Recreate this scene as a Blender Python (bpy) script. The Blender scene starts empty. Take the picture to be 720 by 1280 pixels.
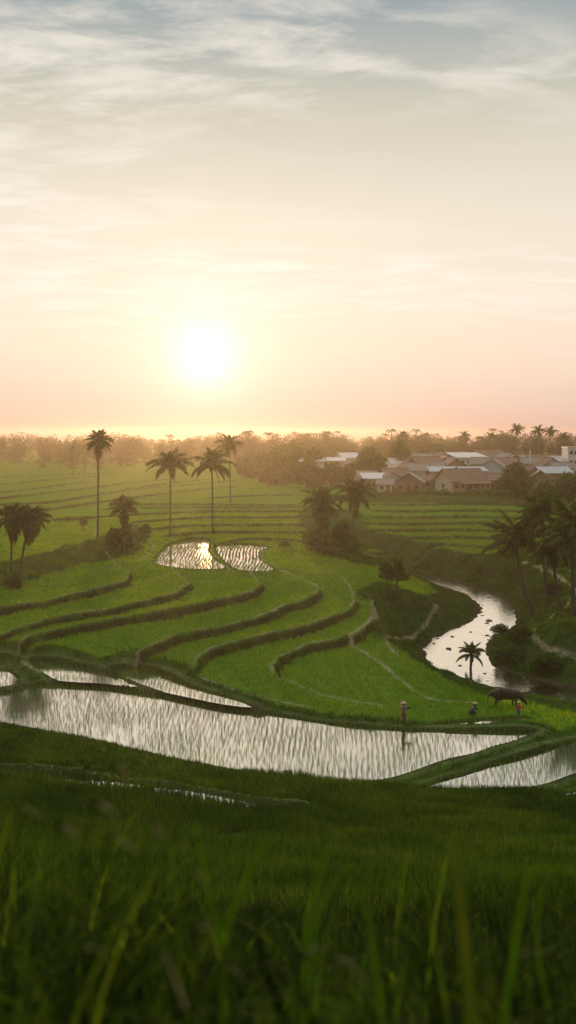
import bpy, bmesh, math, random
import numpy as np
from mathutils import Vector, Matrix, Quaternion
R = math.radians
rng = np.random.default_rng(7)
random.seed(7)
sc = bpy.context.scene
COL = sc.collection

# ------------------------------------------------------------------ camera
CAMZ = 22.0
F = 1200.0                       # focal length in pixels of a 720 x 1280 frame
PITCH = math.atan(95 / F)
cam_d = bpy.data.cameras.new('camera')
cam = bpy.data.objects.new('camera', cam_d); COL.objects.link(cam)
cam.location = (0, 0, CAMZ)
cam.rotation_euler = (R(90) - PITCH, 0, 0)
cam_d.sensor_fit = 'HORIZONTAL'; cam_d.sensor_width = 36; cam_d.lens = 36 * F / 720
cam_d.clip_start = 0.05; cam_d.clip_end = 20000
cam_d.dof.use_dof = True; cam_d.dof.focus_distance = 95; cam_d.dof.aperture_fstop = 1.8
sc.camera = cam

def ray(px, py):
    x = (px - 360) / F; y = -(py - 640) / F
    c, s = math.cos(PITCH), math.sin(PITCH)
    return np.array([x, c + y * s, -s + y * c])
def unproj(px, py, z):
    d = ray(px, py); t = (z - CAMZ) / d[2]
    return d * t + np.array([0, 0, CAMZ])
def at_dist(px, Y):
    d = ray(px, 545); return d[0] / d[1] * Y

# ------------------------------------------------------------------ materials
def new_mat(name):
    m = bpy.data.materials.new(name); m.use_nodes = True
    nt = m.node_tree; nt.nodes.clear()
    return m, nt, nt.nodes, nt.links
def N(nt, t, **kw):
    n = nt.nodes.new(t)
    for k, v in kw.items():
        if k.startswith('_'): n.inputs[k[1:].replace('_', ' ')].default_value = v
        else: setattr(n, k, v)
    return n
def ramp(nt, stops, interp='LINEAR'):
    n = nt.nodes.new('ShaderNodeValToRGB'); cr = n.color_ramp; cr.interpolation = interp
    while len(cr.elements) < len(stops): cr.elements.new(0.5)
    for e, (p, c) in zip(cr.elements, stops):
        e.position = p; e.color = (*c, 1) if len(c) == 3 else c
    return n
def surf_mat(name, c1, c2, scale=2.0, rough=0.8, bump=0.3, bscale=None, c3=None, metal=0, spec=0.3, stretch=(1, 1, 1), detail=5):
    m, nt, ns, ln = new_mat(name)
    out = N(nt, 'ShaderNodeOutputMaterial'); b = N(nt, 'ShaderNodeBsdfPrincipled')
    b.inputs['Roughness'].default_value = rough; b.inputs['Metallic'].default_value = metal
    b.inputs['Specular IOR Level'].default_value = spec
    tc = N(nt, 'ShaderNodeTexCoord'); mp = N(nt, 'ShaderNodeMapping'); mp.inputs['Scale'].default_value = stretch
    ln.new(tc.outputs['Object'], mp.inputs['Vector'])
    nz = N(nt, 'ShaderNodeTexNoise'); nz.inputs['Scale'].default_value = scale; nz.inputs['Detail'].default_value = detail
    ln.new(mp.outputs[0], nz.inputs['Vector'])
    st = [(0.3, c1), (0.7, c2)] if c3 is None else [(0.3, c1), (0.5, c2), (0.68, c3)]
    r = ramp(nt, st); ln.new(nz.outputs['Fac'], r.inputs[0]); ln.new(r.outputs[0], b.inputs['Base Color'])
    nb = N(nt, 'ShaderNodeTexNoise'); nb.inputs['Scale'].default_value = bscale or scale * 4; nb.inputs['Detail'].default_value = 4
    ln.new(mp.outputs[0], nb.inputs['Vector'])
    bp = N(nt, 'ShaderNodeBump'); bp.inputs['Strength'].default_value = bump; bp.inputs['Distance'].default_value = 0.05
    ln.new(nb.outputs['Fac'], bp.inputs['Height']); ln.new(bp.outputs[0], b.inputs['Normal'])
    ln.new(b.outputs[0], out.inputs[0])
    return m
def leaf_mat(name, c1, c2, c3, scale=0.5, transl=0.45, tcol=(1.5, 1.35, 0.5), fine=6.0, var=.28):
    m, nt, ns, ln = new_mat(name)
    out = N(nt, 'ShaderNodeOutputMaterial')
    geo = N(nt, 'ShaderNodeNewGeometry')
    nz = N(nt, 'ShaderNodeTexNoise'); nz.inputs['Scale'].default_value = scale; nz.inputs['Detail'].default_value = 4; nz.inputs['Roughness'].default_value = .65
    ln.new(geo.outputs['Position'], nz.inputs['Vector'])
    n2 = N(nt, 'ShaderNodeTexNoise'); n2.inputs['Scale'].default_value = fine; n2.inputs['Detail'].default_value = 1
    ln.new(geo.outputs['Position'], n2.inputs['Vector'])
    mx = N(nt, 'ShaderNodeMath', operation='ADD'); h = N(nt, 'ShaderNodeMath', operation='MULTIPLY'); h.inputs[1].default_value = 0.5
    rp = N(nt, 'ShaderNodeMapRange'); rp.inputs['To Min'].default_value = .5 - var; rp.inputs['To Max'].default_value = .5 + var; ln.new(geo.outputs['Random Per Island'], rp.inputs['Value'])
    ln.new(nz.outputs['Fac'], mx.inputs[0]); ln.new(rp.outputs[0], mx.inputs[1]); ln.new(mx.outputs[0], h.inputs[0])
    r = ramp(nt, [(0.36, c1), (0.5, c2), (0.64, c3)]); ln.new(h.outputs[0], r.inputs[0])
    b = N(nt, 'ShaderNodeBsdfPrincipled'); b.inputs['Roughness'].default_value = 0.7; b.inputs['Specular IOR Level'].default_value = 0.04
    ln.new(r.outputs[0], b.inputs['Base Color'])
    t = N(nt, 'ShaderNodeBsdfTranslucent')
    tm = N(nt, 'ShaderNodeMix', data_type='RGBA', blend_type='MULTIPLY'); tm.inputs[0].default_value = 1
    tm.inputs[7].default_value = (*tcol, 1); ln.new(r.outputs[0], tm.inputs[6]); ln.new(tm.outputs[2], t.inputs['Color'])
    ms = N(nt, 'ShaderNodeMixShader'); ms.inputs[0].default_value = transl
    ln.new(b.outputs[0], ms.inputs[1]); ln.new(t.outputs[0], ms.inputs[2]); ln.new(ms.outputs[0], out.inputs[0])
    return m
def water_mat(name, col, gloss, rough, wscale, wstr, stretch=(1, 1, 1)):
    m, nt, ns, ln = new_mat(name)
    out = N(nt, 'ShaderNodeOutputMaterial')
    tc = N(nt, 'ShaderNodeNewGeometry'); mp = N(nt, 'ShaderNodeMapping'); mp.inputs['Scale'].default_value = stretch
    ln.new(tc.outputs['Position'], mp.inputs['Vector'])
    nz = N(nt, 'ShaderNodeTexNoise'); nz.inputs['Scale'].default_value = wscale; nz.inputs['Detail'].default_value = 5
    ln.new(mp.outputs[0], nz.inputs['Vector'])
    bp = N(nt, 'ShaderNodeBump'); bp.inputs['Strength'].default_value = wstr; bp.inputs['Distance'].default_value = 0.05
    ln.new(nz.outputs['Fac'], bp.inputs['Height'])
    d = N(nt, 'ShaderNodeBsdfDiffuse'); d.inputs['Color'].default_value = (*col, 1)
    g = N(nt, 'ShaderNodeBsdfGlossy'); g.inputs['Roughness'].default_value = rough; g.inputs['Color'].default_value = (1, 0.97, 0.92, 1)
    ln.new(bp.outputs[0], g.inputs['Normal'])
    lw = N(nt, 'ShaderNodeLayerWeight'); lw.inputs['Blend'].default_value = 0.5
    mr = N(nt, 'ShaderNodeMapRange'); mr.inputs['To Min'].default_value = 0.05; mr.inputs['To Max'].default_value = gloss
    mr.inputs['From Max'].default_value = 0.7
    ln.new(lw.outputs['Facing'], mr.inputs['Value'])
    ms = N(nt, 'ShaderNodeMixShader'); ln.new(mr.outputs[0], ms.inputs[0])
    ln.new(d.outputs[0], ms.inputs[1]); ln.new(g.outputs[0], ms.inputs[2]); ln.new(ms.outputs[0], out.inputs[0])
    return m

M = {}
M['rice'] = leaf_mat('rice leaves', (0.062, 0.165, 0.009), (0.120, 0.240, 0.012), (0.220, 0.310, 0.020), 0.13, 0.6)
M['seedling'] = leaf_mat('rice seedlings', (0.040, 0.110, 0.008), (0.085, 0.185, 0.012), (0.16, 0.26, 0.02), 0.8, 0.4)
M['fore_rice'] = leaf_mat('hillside rice', (0.010, 0.030, 0.005), (0.023, 0.062, 0.007), (0.060, 0.115, 0.012), 0.3, 0.45)  # darker than the terrace rice: the slope's shade is put into the colour
M['wild'] = leaf_mat('wild grass', (0.014, 0.050, 0.006), (0.034, 0.095, 0.009), (0.080, 0.150, 0.014), 0.35, 0.4)
M['near_grass'] = leaf_mat('near grass', (0.003, 0.009, 0.002), (0.008, 0.024, 0.003), (0.045, 0.085, 0.008), 3.0, 0.5, fine=14)  # kept near black, with the foreground's shade painted into the leaf colour
M['blade_green'] = leaf_mat('long green blade', (0.09, 0.20, 0.012), (0.14, 0.27, 0.016), (0.20, 0.32, 0.02), 4.0, 0.6)
M['tall'] = leaf_mat('tall grass', (0.008, 0.026, 0.004), (0.028, 0.075, 0.007), (0.12, 0.20, 0.016), 2.0, 0.6)
M['blade_yellow'] = leaf_mat('yellowing blade', (0.16, 0.20, 0.02), (0.22, 0.25, 0.025), (0.3, 0.29, 0.03), 4.0, 0.5, tcol=(1.0, 1.15, .5))
M['dry_leaf'] = leaf_mat('dry leaf', (0.28, 0.24, 0.12), (0.42, 0.36, 0.20), (0.5, 0.44, 0.27), 4.0, 0.3, tcol=(1.1, 1, .8))
M['palm'] = leaf_mat('palm leaf', (0.016, 0.036, 0.007), (0.038, 0.070, 0.011), (0.11, 0.135, 0.022), 0.8, 0.35, fine=3)
M['palm_dead'] = leaf_mat('dead palm leaf', (0.05, 0.035, 0.015), (0.10, 0.07, 0.03), (0.16, 0.11, 0.05), 0.8, 0.3, fine=3, tcol=(1.3, 1, .6))
M['tree'] = leaf_mat('tree leaf', (0.014, 0.040, 0.008), (0.032, 0.075, 0.012), (0.070, 0.125, 0.018), 0.5, 0.35, fine=2)
M['tree2'] = leaf_mat('broad leaf', (0.026, 0.055, 0.008), (0.05, 0.09, 0.012), (0.10, 0.14, 0.02), 0.5, 0.4, fine=2)
M['far'] = leaf_mat('far tree leaf', (0.018, 0.032, 0.012), (0.03, 0.048, 0.016), (0.05, 0.065, 0.022), 0.05, 0.15, fine=0.5, var=.04)
M['bark'] = surf_mat('palm bark', (0.045, 0.036, 0.026), (0.10, 0.08, 0.06), 3, bump=0.6, stretch=(1, 1, 4))
M['bark_dark'] = surf_mat('tree bark', (0.04, 0.03, 0.02), (0.09, 0.07, 0.05), 3, bump=0.6)
M['rock'] = surf_mat('river rock', (0.04, 0.036, 0.03), (0.12, 0.10, 0.08), 2, bump=0.8, rough=0.6)
M['water'] = water_mat('paddy water', (0.05, 0.045, 0.03), 0.93, 0.10, 1.5, 0.05)
M['pond'] = water_mat('pond water', (0.05, 0.045, 0.03), 0.72, 0.04, 1.5, 0.05)
M['river'] = water_mat('river water', (0.06, 0.045, 0.03), 0.84, 0.08, 1.6, 0.5, (1, 1.6, 1))

# ground material driven by painted cover masks: R bare track, G terrace face, B wild grass, A damp mud
def ground_mat():
    m, nt, ns, ln = new_mat('field ground')
    out = N(nt, 'ShaderNodeOutputMaterial'); b = N(nt, 'ShaderNodeBsdfPrincipled'); b.inputs['Roughness'].default_value = 0.9
    b.inputs['Specular IOR Level'].default_value = 0.0
    at = N(nt, 'ShaderNodeAttribute', attribute_name='cover'); sp = N(nt, 'ShaderNodeSeparateColor'); ln.new(at.outputs['Color'], sp.inputs[0])
    geo = N(nt, 'ShaderNodeNewGeometry')
    def noise(s, d=5):
        n = N(nt, 'ShaderNodeTexNoise'); n.inputs['Scale'].default_value = s; n.inputs['Detail'].default_value = d
        ln.new(geo.outputs['Position'], n.inputs['Vector']); return n.outputs['Fac']
    big, mid, fine = noise(0.05), noise(0.7), noise(5, 3)
    def mixc(fac, a, bb):
        mx = N(nt, 'ShaderNodeMix', data_type='RGBA'); ln.new(fac, mx.inputs[0]); ln.new(a, mx.inputs[6]); ln.new(bb, mx.inputs[7]); return mx.outputs[2]
    def rmp(f, st):
        r = ramp(nt, st); ln.new(f, r.inputs[0]); return r.outputs[0]
    g1 = rmp(fine, [(0.3, (0.040, 0.110, 0.008)), (0.5, (0.080, 0.175, 0.011)), (0.72, (0.14, 0.24, 0.018))])
    g2 = rmp(mid, [(0.3, (0.050, 0.120, 0.010)), (0.7, (0.095, 0.18, 0.016))])
    rice = mixc(rmp(big, [(0.35, (0.2,) * 3), (0.65, (0.8,) * 3)]), g1, g2)
    wild = rmp(mid, [(0.3, (0.012, 0.038, 0.006)), (0.5, (0.030, 0.080, 0.009)), (0.7, (0.065, 0.12, 0.014))])
    wild2 = rmp(fine, [(0.3, (0.012, 0.028, 0.008)), (0.7, (0.045, 0.08, 0.018))])
    hf = N(nt, 'ShaderNodeValue'); hf.outputs[0].default_value = 0.5
    wild = mixc(hf.outputs[0], wild, wild2)
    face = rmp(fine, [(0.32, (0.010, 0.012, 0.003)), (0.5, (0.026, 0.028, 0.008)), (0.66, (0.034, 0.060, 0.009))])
    track = rmp(mid, [(0.3, (0.20, 0.17, 0.10)), (0.7, (0.38, 0.32, 0.21))])
    mud = rmp(mid, [(0.3, (0.03, 0.024, 0.014)), (0.7, (0.07, 0.055, 0.03))])
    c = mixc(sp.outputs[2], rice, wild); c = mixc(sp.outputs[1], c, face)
    tn = N(nt, 'ShaderNodeMath', operation='MULTIPLY'); ln.new(sp.outputs[0], tn.inputs[0])
    bz = rmp(fine, [(0.35, (0.35,) * 3), (0.6, (1,) * 3)]); ln.new(bz, tn.inputs[1])
    c = mixc(tn.outputs[0], c, track); c = mixc(at.outputs['Alpha'], c, mud)
    ln.new(c, b.inputs['Base Color'])
    bp = N(nt, 'ShaderNodeBump'); bp.inputs['Strength'].default_value = 0.8; bp.inputs['Distance'].default_value = 0.25
    ln.new(fine, bp.inputs['Height']); ln.new(bp.outputs[0], b.inputs['Normal']); ln.new(b.outputs[0], out.inputs[0])
    return m
M['ground'] = ground_mat()

# ------------------------------------------------------------------ object helpers
def tag(o, label=None, cat=None, group=None, kind=None):
    if label: o['label'] = label
    if cat: o['category'] = cat
    if group: o['group'] = group
    if kind: o['kind'] = kind
    return o
def mesh_obj(name, verts, faces, mat, parent=None, smooth=False, loc=None, attr=None):
    me = bpy.data.meshes.new(name)
    if isinstance(verts, np.ndarray) and isinstance(faces, np.ndarray):
        nv, nf, k = len(verts), len(faces), faces.shape[1]
        me.vertices.add(nv); me.vertices.foreach_set('co', np.ascontiguousarray(verts, dtype=np.float32).ravel())
        me.loops.add(nf * k); me.loops.foreach_set('vertex_index', np.ascontiguousarray(faces, dtype=np.int32).ravel())
        me.polygons.add(nf); me.polygons.foreach_set('loop_start', np.arange(0, nf * k, k, dtype=np.int32))
        me.polygons.foreach_set('loop_total', np.full(nf, k, dtype=np.int32))
        me.update(calc_edges=True)
    else:
        me.from_pydata([tuple(v) for v in verts], [], [tuple(f) for f in faces]); me.update()
    if smooth: me.polygons.foreach_set('use_smooth', np.ones(len(me.polygons), dtype=bool))
    if mat: me.materials.append(mat)
    o = bpy.data.objects.new(name, me); COL.objects.link(o)
    if parent is not None: o.parent = parent
    if loc is not None: o.location = loc
    return o
def empty(name, loc, rz=0.0):
    o = bpy.data.objects.new(name, None); COL.objects.link(o); o.location = loc; o.rotation_euler = (0, 0, rz)
    o.empty_display_size = 0.3
    return o
def copy_tree(root):
    r = root.copy(); COL.objects.link(r)
    for ch in list(root.children):
        c = ch.copy(); COL.objects.link(c); c.parent = r
        for g in list(ch.children):
            d = g.copy(); COL.objects.link(d); d.parent = c
    return r
def bm_obj(name, bm, mat, parent=None, smooth=False, loc=None):
    me = bpy.data.meshes.new(name); bm.normal_update(); bm.to_mesh(me); bm.free()
    if smooth: me.polygons.foreach_set('use_smooth', np.ones(len(me.polygons), dtype=bool))
    me.materials.append(mat); o = bpy.data.objects.new(name, me); COL.objects.link(o)
    if parent is not None: o.parent = parent
    if loc is not None: o.location = loc
    return o
def add_box(bm, x0, x1, y0, y1, z0, z1, mtx=None):
    vs = [bm.verts.new(mtx @ Vector(p) if mtx else Vector(p)) for p in
          [(x0, y0, z0), (x1, y0, z0), (x1, y1, z0), (x0, y1, z0), (x0, y0, z1), (x1, y0, z1), (x1, y1, z1), (x0, y1, z1)]]
    for f in [(0, 3, 2, 1), (4, 5, 6, 7), (0, 1, 5, 4), (1, 2, 6, 5), (2, 3, 7, 6), (3, 0, 4, 7)]: bm.faces.new([vs[i] for i in f])
def tube_arrays(pts, rad, sides=8):
    pts = [Vector(p) for p in pts]; V = []; Fc = []
    n = len(pts)
    for i, p in enumerate(pts):
        t = (pts[min(i + 1, n - 1)] - pts[max(i - 1, 0)]).normalized()
        a = Vector((0, 1, 0)) if abs(t.y) < 0.9 else Vector((1, 0, 0))
        u = t.cross(a).normalized(); w = t.cross(u)
        for k in range(sides):
            an = 2 * math.pi * k / sides; V.append(p + (u * math.cos(an) + w * math.sin(an)) * rad[i])
    for i in range(n - 1):
        for k in range(sides):
            a = i * sides + k; b = i * sides + (k + 1) % sides
            Fc.append((a, b, b + sides, a + sides))
    Fc.append(tuple(reversed(range(sides)))); Fc.append(tuple(range((n - 1) * sides, n * sides)))
    return V, Fc
def merge(parts):
    V = []; Fc = []
    for v, f in parts:
        o = len(V); V += list(v); Fc += [tuple(i + o for i in q) for q in f]
    return V, Fc

# ------------------------------------------------------------------ terrain: smooth base height
ctrl = [
 (0,905,.5),(0,865,.5),(200,945,.5),(200,875,.5),(400,978,.5),(400,905,.5),(560,940,.5),(720,925,.5),(720,985,.5),(560,990,.5),(480,912,.55),
 (0,826,.95),(100,845,.9),(200,855,.85),(290,880,.7),
 (60,815,1.8),(172,835,1.5),(250,842,1.4),(350,850,1.3),(450,870,1.1),(450,895,.9),(560,895,.8),(650,891,.8),(720,891,.6),
 (0,790,2.6),(100,790,2.4),(200,810,2.0),(300,815,1.8),(420,810,1.7),(500,835,1.3),(560,862,.7),(640,875,.2),(720,888,.1),
 (0,740,3.9),(100,750,3.6),(200,760,3.3),(300,765,3.0),(400,765,2.7),(470,770,2.4),(510,780,1.9),
 (100,690,4.7),(0,680,4.8),(200,690,4.5),(270,695,4.4),(340,700,4.3),(400,720,3.7),(440,740,3.2),(490,748,2.9),(440,705,3.8),(500,722,2.2),(540,752,1.8),
 (590,780,-.9),(560,735,-.6),(640,770,-1),(565,820,-.9),(640,853,-1),(720,870,-1),(520,714,0),
 (650,735,.9),(700,765,1.9),(665,795,1.4),(720,800,2.2),(700,835,1.0),(620,712,1.2),(720,730,3.4),(590,700,1.2),(540,698,1.0),(720,690,4.6),
 (150,640,5.6),(300,637,6.2),(400,637,6.2),(200,672,4.8),(300,676,4.6),(390,690,4.0),(250,655,5.4),(450,692,3.0),(450,660,4.4),(450,630,6.0),
 (550,690,1.9),(550,660,3.8),(550,640,5.3),(550,625,6.4),(640,690,2.2),(640,660,3.9),(640,640,5.2),(720,660,4.9),(720,630,6.3),
 (0,640,5.6),(60,655,5.3),(0,600,6.2),(200,600,6.4),(350,610,6.6),(500,616,6.8),(720,616,6.8),(420,585,8.2),(560,590,9.0),(700,590,9.0),
]
cw = []; cz = []
for px, py, z in ctrl:
    p = unproj(px, py, z); cw.append((p[0] / p[1] * 2.2, math.log(p[1]))); cz.append(z)
for u in (-.45, -.2, 0, .2, .45):
    for Y, z in ((480, 8.5 if u >= 0 else 7.2), (800, 9 if u >= 0 else 8), (3000, 8)):
        cw.append((u * 2.2, math.log(Y))); cz.append(z)
for u in (-.5, .5):
    for Y, z in ((58, .6), (80, 1.0 if u < 0 else 1.5), (105, 2.8), (140, 4.4), (200, 5.8)):
        cw.append((u * 2.2, math.log(Y))); cz.append(z)
cw = np.array(cw); cz = np.array(cz)
def _phi(r2): return 0.5 * r2 * np.log(r2 + 1e-12)
def _fit():
    n = len(cw); K = _phi(((cw[:, None] - cw[None]) ** 2).sum(-1)) + np.eye(n) * 0.004
    P = np.c_[np.ones(n), cw]; A = np.zeros((n + 3, n + 3)); A[:n, :n] = K; A[:n, n:] = P; A[n:, :n] = P.T
    return np.linalg.solve(A, np.r_[cz, np.zeros(3)])
W_ = _fit()
def tps(x, y):
    y = np.maximum(y, 45.0); u = np.clip(x / y, -.55, .55) * 2.2; v = np.log(np.minimum(y, 3500))
    out = W_[-3] + W_[-2] * u + W_[-1] * v
    for i in range(len(cw)): out = out + W_[i] * _phi((u - cw[i, 0]) ** 2 + (v - cw[i, 1]) ** 2)
    return out
HP = np.array([(-60, 26), (-20, 22.3), (0, 20.5), (2, 20.2), (5, 18.75), (8, 17.2), (13, 15.0), (18, 13), (27, 9.6), (39, 5.55), (50, 2.5), (56, 1.3), (58.6, .9), (62, .6)])
def sstep(a, b, x):
    t = np.clip((x - a) / (b - a), 0, 1); return t * t * (3 - 2 * t)
def yb(x): return np.interp(x, [-60, -21, -12.6, -8.2, 1.8, 9, 17, 60], [78, 70.5, 66.5, 63, 58.8, 57.2, 56.6, 58])
def base(x, y):
    x = np.asarray(x, float); y = np.asarray(y, float)
    t = y / yb(x); hill = np.interp(np.where(y > 12, t * 58.6, y * (1 + (58.6 / yb(x) - 1) * np.clip(y / 12, 0, 1))), HP[:, 0], HP[:, 1])
    k = sstep(.95, 1.03, t)
    return hill * (1 - k) + tps(x, y) * k
def march(px, py, dz=0.0):
    """where the pixel's ray meets the smooth land (raised by dz)"""
    z = 3.0
    for _ in range(25):
        p = unproj(px, py, z); z2 = float(base(p[0], p[1])) + dz; z = z + (z2 - z) * 0.5
    return unproj(px, py, z)
def catmull(P, step=0.7, closed=False):
    P = [np.array(p[:2], float) for p in P]; out = []
    n = len(P)
    rngi = range(n if closed else n - 1)
    for i in rngi:
        if closed: a, b, c, d = P[i - 1], P[i], P[(i + 1) % n], P[(i + 2) % n]
        else: a, b, c, d = P[max(i - 1, 0)], P[i], P[i + 1], P[min(i + 2, n - 1)]
        k = max(1, int(np.linalg.norm(c - b) / step))
        for j in range(k):
            t = j / k
            out.append(0.5 * ((2 * b) + (-a + c) * t + (2 * a - 5 * b + 4 * c - d) * t * t + (-a + 3 * b - 3 * c + d) * t ** 3))
    if not closed: out.append(P[-1])
    return np.array(out)
def line_world(pix, dz=0.0, step=0.8):
    return catmull([march(x, y, dz) for x, y in pix], step)
def poly_world(pix, z, step=0.6):
    return catmull([unproj(x, y, z) for x, y in pix], step, closed=True)
def seg_dist(X, Y, L, closed=False):
    """nearest distance, signed side (+ = right-hand side), arclength position, to polyline L"""
    A = L if closed else L[:-1]; B = np.roll(L, -1, 0) if closed else L[1:]
    best = np.full(X.shape, 1e18); sgn = np.zeros(X.shape); arc = np.zeros(X.shape)
    s0 = 0.0
    for a, b in zip(A, B):
        d = b - a; l2 = d @ d + 1e-9
        t = np.clip(((X - a[0]) * d[0] + (Y - a[1]) * d[1]) / l2, 0, 1)
        dx = X - (a[0] + t * d[0]); dy = Y - (a[1] + t * d[1]); q = dx * dx + dy * dy
        m = q < best
        best = np.where(m, q, best); sgn = np.where(m, -(d[0] * dy - d[1] * dx), sgn); l = math.sqrt(l2)
        arc = np.where(m, s0 + t * l, arc); s0 += l
    return np.sqrt(best), np.sign(sgn), arc, s0
def inside(X, Y, P):
    c = np.zeros(X.shape, bool); n = len(P)
    for i in range(n):
        x1, y1 = P[i - 1]; x2, y2 = P[i]
        if y1 == y2: continue
        m = ((y1 > Y) != (y2 > Y)) & (X < (x2 - x1) * (Y - y1) / (y2 - y1) + x1); c ^= m
    return c

# terrace faces: pixel line of the upper edge, walked west to east, lower land on the right hand; drop, reach
T = [
 ([(-60,768),(0,759),(50,751),(100,740),(140,730),(160,723),(160,715),(148,706),(140,698)], 1.0, 3.6, 1),
 ([(-60,806),(0,794),(30,782),(75,771),(140,760),(200,746),(232,734),(232,722),(218,711)], .85, 3.2, 1),
 ([(27,822),(25,812),(28,802),(45,792),(100,780),(165,769),(225,759),(280,747),(318,738),(325,730),(318,718)], 1.15, 3.4, 1),
 ([(174,838),(171,828),(173,818),(185,807),(220,795),(275,782),(325,770),(355,757),(392,745),(401,736),(388,727),(366,717),(345,706)], 1.05, 3.4, 1),
 ([(252,844),(245,836),(247,824),(265,810),(300,801),(350,789),(400,775),(436,762),(443,753),(441,740)], 1.0, 3.2, 1),
 ([(360,852),(347,840),(346,826),(365,812),(400,802),(440,795),(452,785),(466,772),(470,757),(460,742)], .9, 2.6, 1),
 # low ridges that run round the front of the terraces
 ([(440,858),(380,850),(352,842)], .25, 1.5, 0),
 # stepped land behind the ponds
 ([(60,650),(140,643),(240,638),(330,637),(400,637),(432,636)], .9, 3.2, 0),
 ([(150,652),(240,646),(330,645),(400,645),(430,646)], .75, 3.2, 0),
 ([(176,661),(240,655),(320,654),(395,655),(425,657)], .8, 3, 0),
 ([(190,670),(250,664),(320,663),(390,665),(420,669)], .8, 2.6, 0),
 ([(270,677),(310,672),(370,674),(400,680)], .7, 2.2, 0),
 # striped fields below the village
 ([(452,628),(520,629),(600,628),(680,629),(780,631)], .75, 3.4, 0),
 ([(452,636),(520,637),(600,636),(680,637),(780,640)], .8, 3.2, 0),
 ([(448,644),(520,645),(600,644),(680,646),(780,650)], .8, 3.0, 0),
 ([(446,652),(520,653),(600,652),(680,655),(780,661)], .8, 2.8, 0),
 ([(446,660),(520,661),(600,661),(680,665),(780,672)], .8, 2.6, 0),
 ([(446,669),(520,670),(600,670),(660,674),(720,680)], .85, 2.5, 0),
 ([(440,679),(520,679),(590,680),(640,684)], .85, 2.4, 0),
 ([(450,688),(520,688),(575,689),(610,692)], .8, 2.2, 0),
 # wide fields, left distance
 ([(-80,598),(0,595),(90,592),(150,590)], .8, 6, 0),
 ([(-80,620),(0,614),(76,605),(115,600)], .8, 5, 0),
 ([(-80,632),(0,621),(100,610),(160,602),(220,597)], .8, 4.5, 0),
 ([(-80,642),(0,629),(60,626),(120,617),(200,604),(260,598)], .8, 4.0, 0),
 ([(20,641),(100,629),(160,621),(230,612),(300,606)], .8, 3.5, 0),
 ([(150,629),(240,629),(330,630),(380,629)], .6, 3, 0),
 ([(-80,655),(0,652),(60,649),(110,646)], .8, 3, 0),
 ([(-80,606),(0,604),(70,598),(130,594)], .6, 4, 0),
 ([(150,612),(220,606),(300,599)], .6, 4, 0),
 ([(250,622),(320,618),(380,617)], .6, 4, 0),
 ([(300,610),(350,608),(400,609)], .6, 4, 0),
 ([(120,637),(150,634),(240,633),(330,633),(400,632)], .5, 2.5, 0),
]
PATHS = [  # pixel lines of bare tracks, half-width
 ([(-30,712),(0,707),(33,695),(77,686),(108,676),(119,664),(121,654)], .45),
 ([(184,672),(193,681),(186,690),(172,699)], .5),
 ([(266,679),(264,686),(270,696),(282,708),(292,713)], .35),
 ([(342,684),(328,688),(327,695),(335,705),(362,718),(392,729),(401,737)], .45),
 ([(547,748),(527,757),(507,768),(490,780),(483,795),(487,807),(500,818)], .5),
 ([(470,757),(466,772),(452,786),(438,795),(455,812),(478,826)], .5),
 ([(478,826),(491,838),(505,850),(525,863),(547,871),(590,874)], .45),
 ([(655,703),(687,714),(710,727),(718,742),(700,763),(680,777),(667,787),(680,797),(725,804)], .55),
 ([(600,690),(640,700),(680,708),(740,716)], .3),
 ([(146,708),(140,697),(128,688)], .35), ([(231,724),(217,710),(208,703)], .35), ([(324,730),(317,717),(300,713)], .35), ([(442,752),(440,735),(425,718),(398,706),(372,694)], .35),
 ([(26,822),(40,832),(60,838)], .35), ([(174,836),(190,846),(225,858),(270,872)], .35), ([(250,842),(280,854),(330,868),(390,880)], .3), ([(352,842),(385,858),(430,870),(480,878)], .3), ([(401,737),(425,741),(443,742)], .3),
]
WILD = [
 [(424,694),(500,700),(530,697),(600,693),(640,690),(690,676),(800,690),(900,900),(720,895),(660,876),(600,868),(560,850),(520,822),(484,800),(488,782),(520,762),(545,752),(560,745),(520,722),(480,712),(440,704)],
 [(443,742),(470,730),(520,742),(530,752),(500,768),(485,785),(484,800),(470,792),(468,770),(466,755)],
 [(-60,745),(0,738),(40,725),(90,708),(140,700),(172,690),(184,668),(160,655),(120,676),(60,690),(0,705),(-60,715)],
 [(380,640),(450,640),(455,696),(400,690),(380,668)],
 [(430,618),(800,618),(800,628),(430,627)],
]
LT = [(line_world(p, 0.45 * h), h, w, rim) for p, h, w, rim in T]
LP = [(line_world(p, 0.25), w * .45) for p, w in PATHS]
WP = [catmull([march(*q) for q in p], 1.5, closed=True) for p in WILD]
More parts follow.
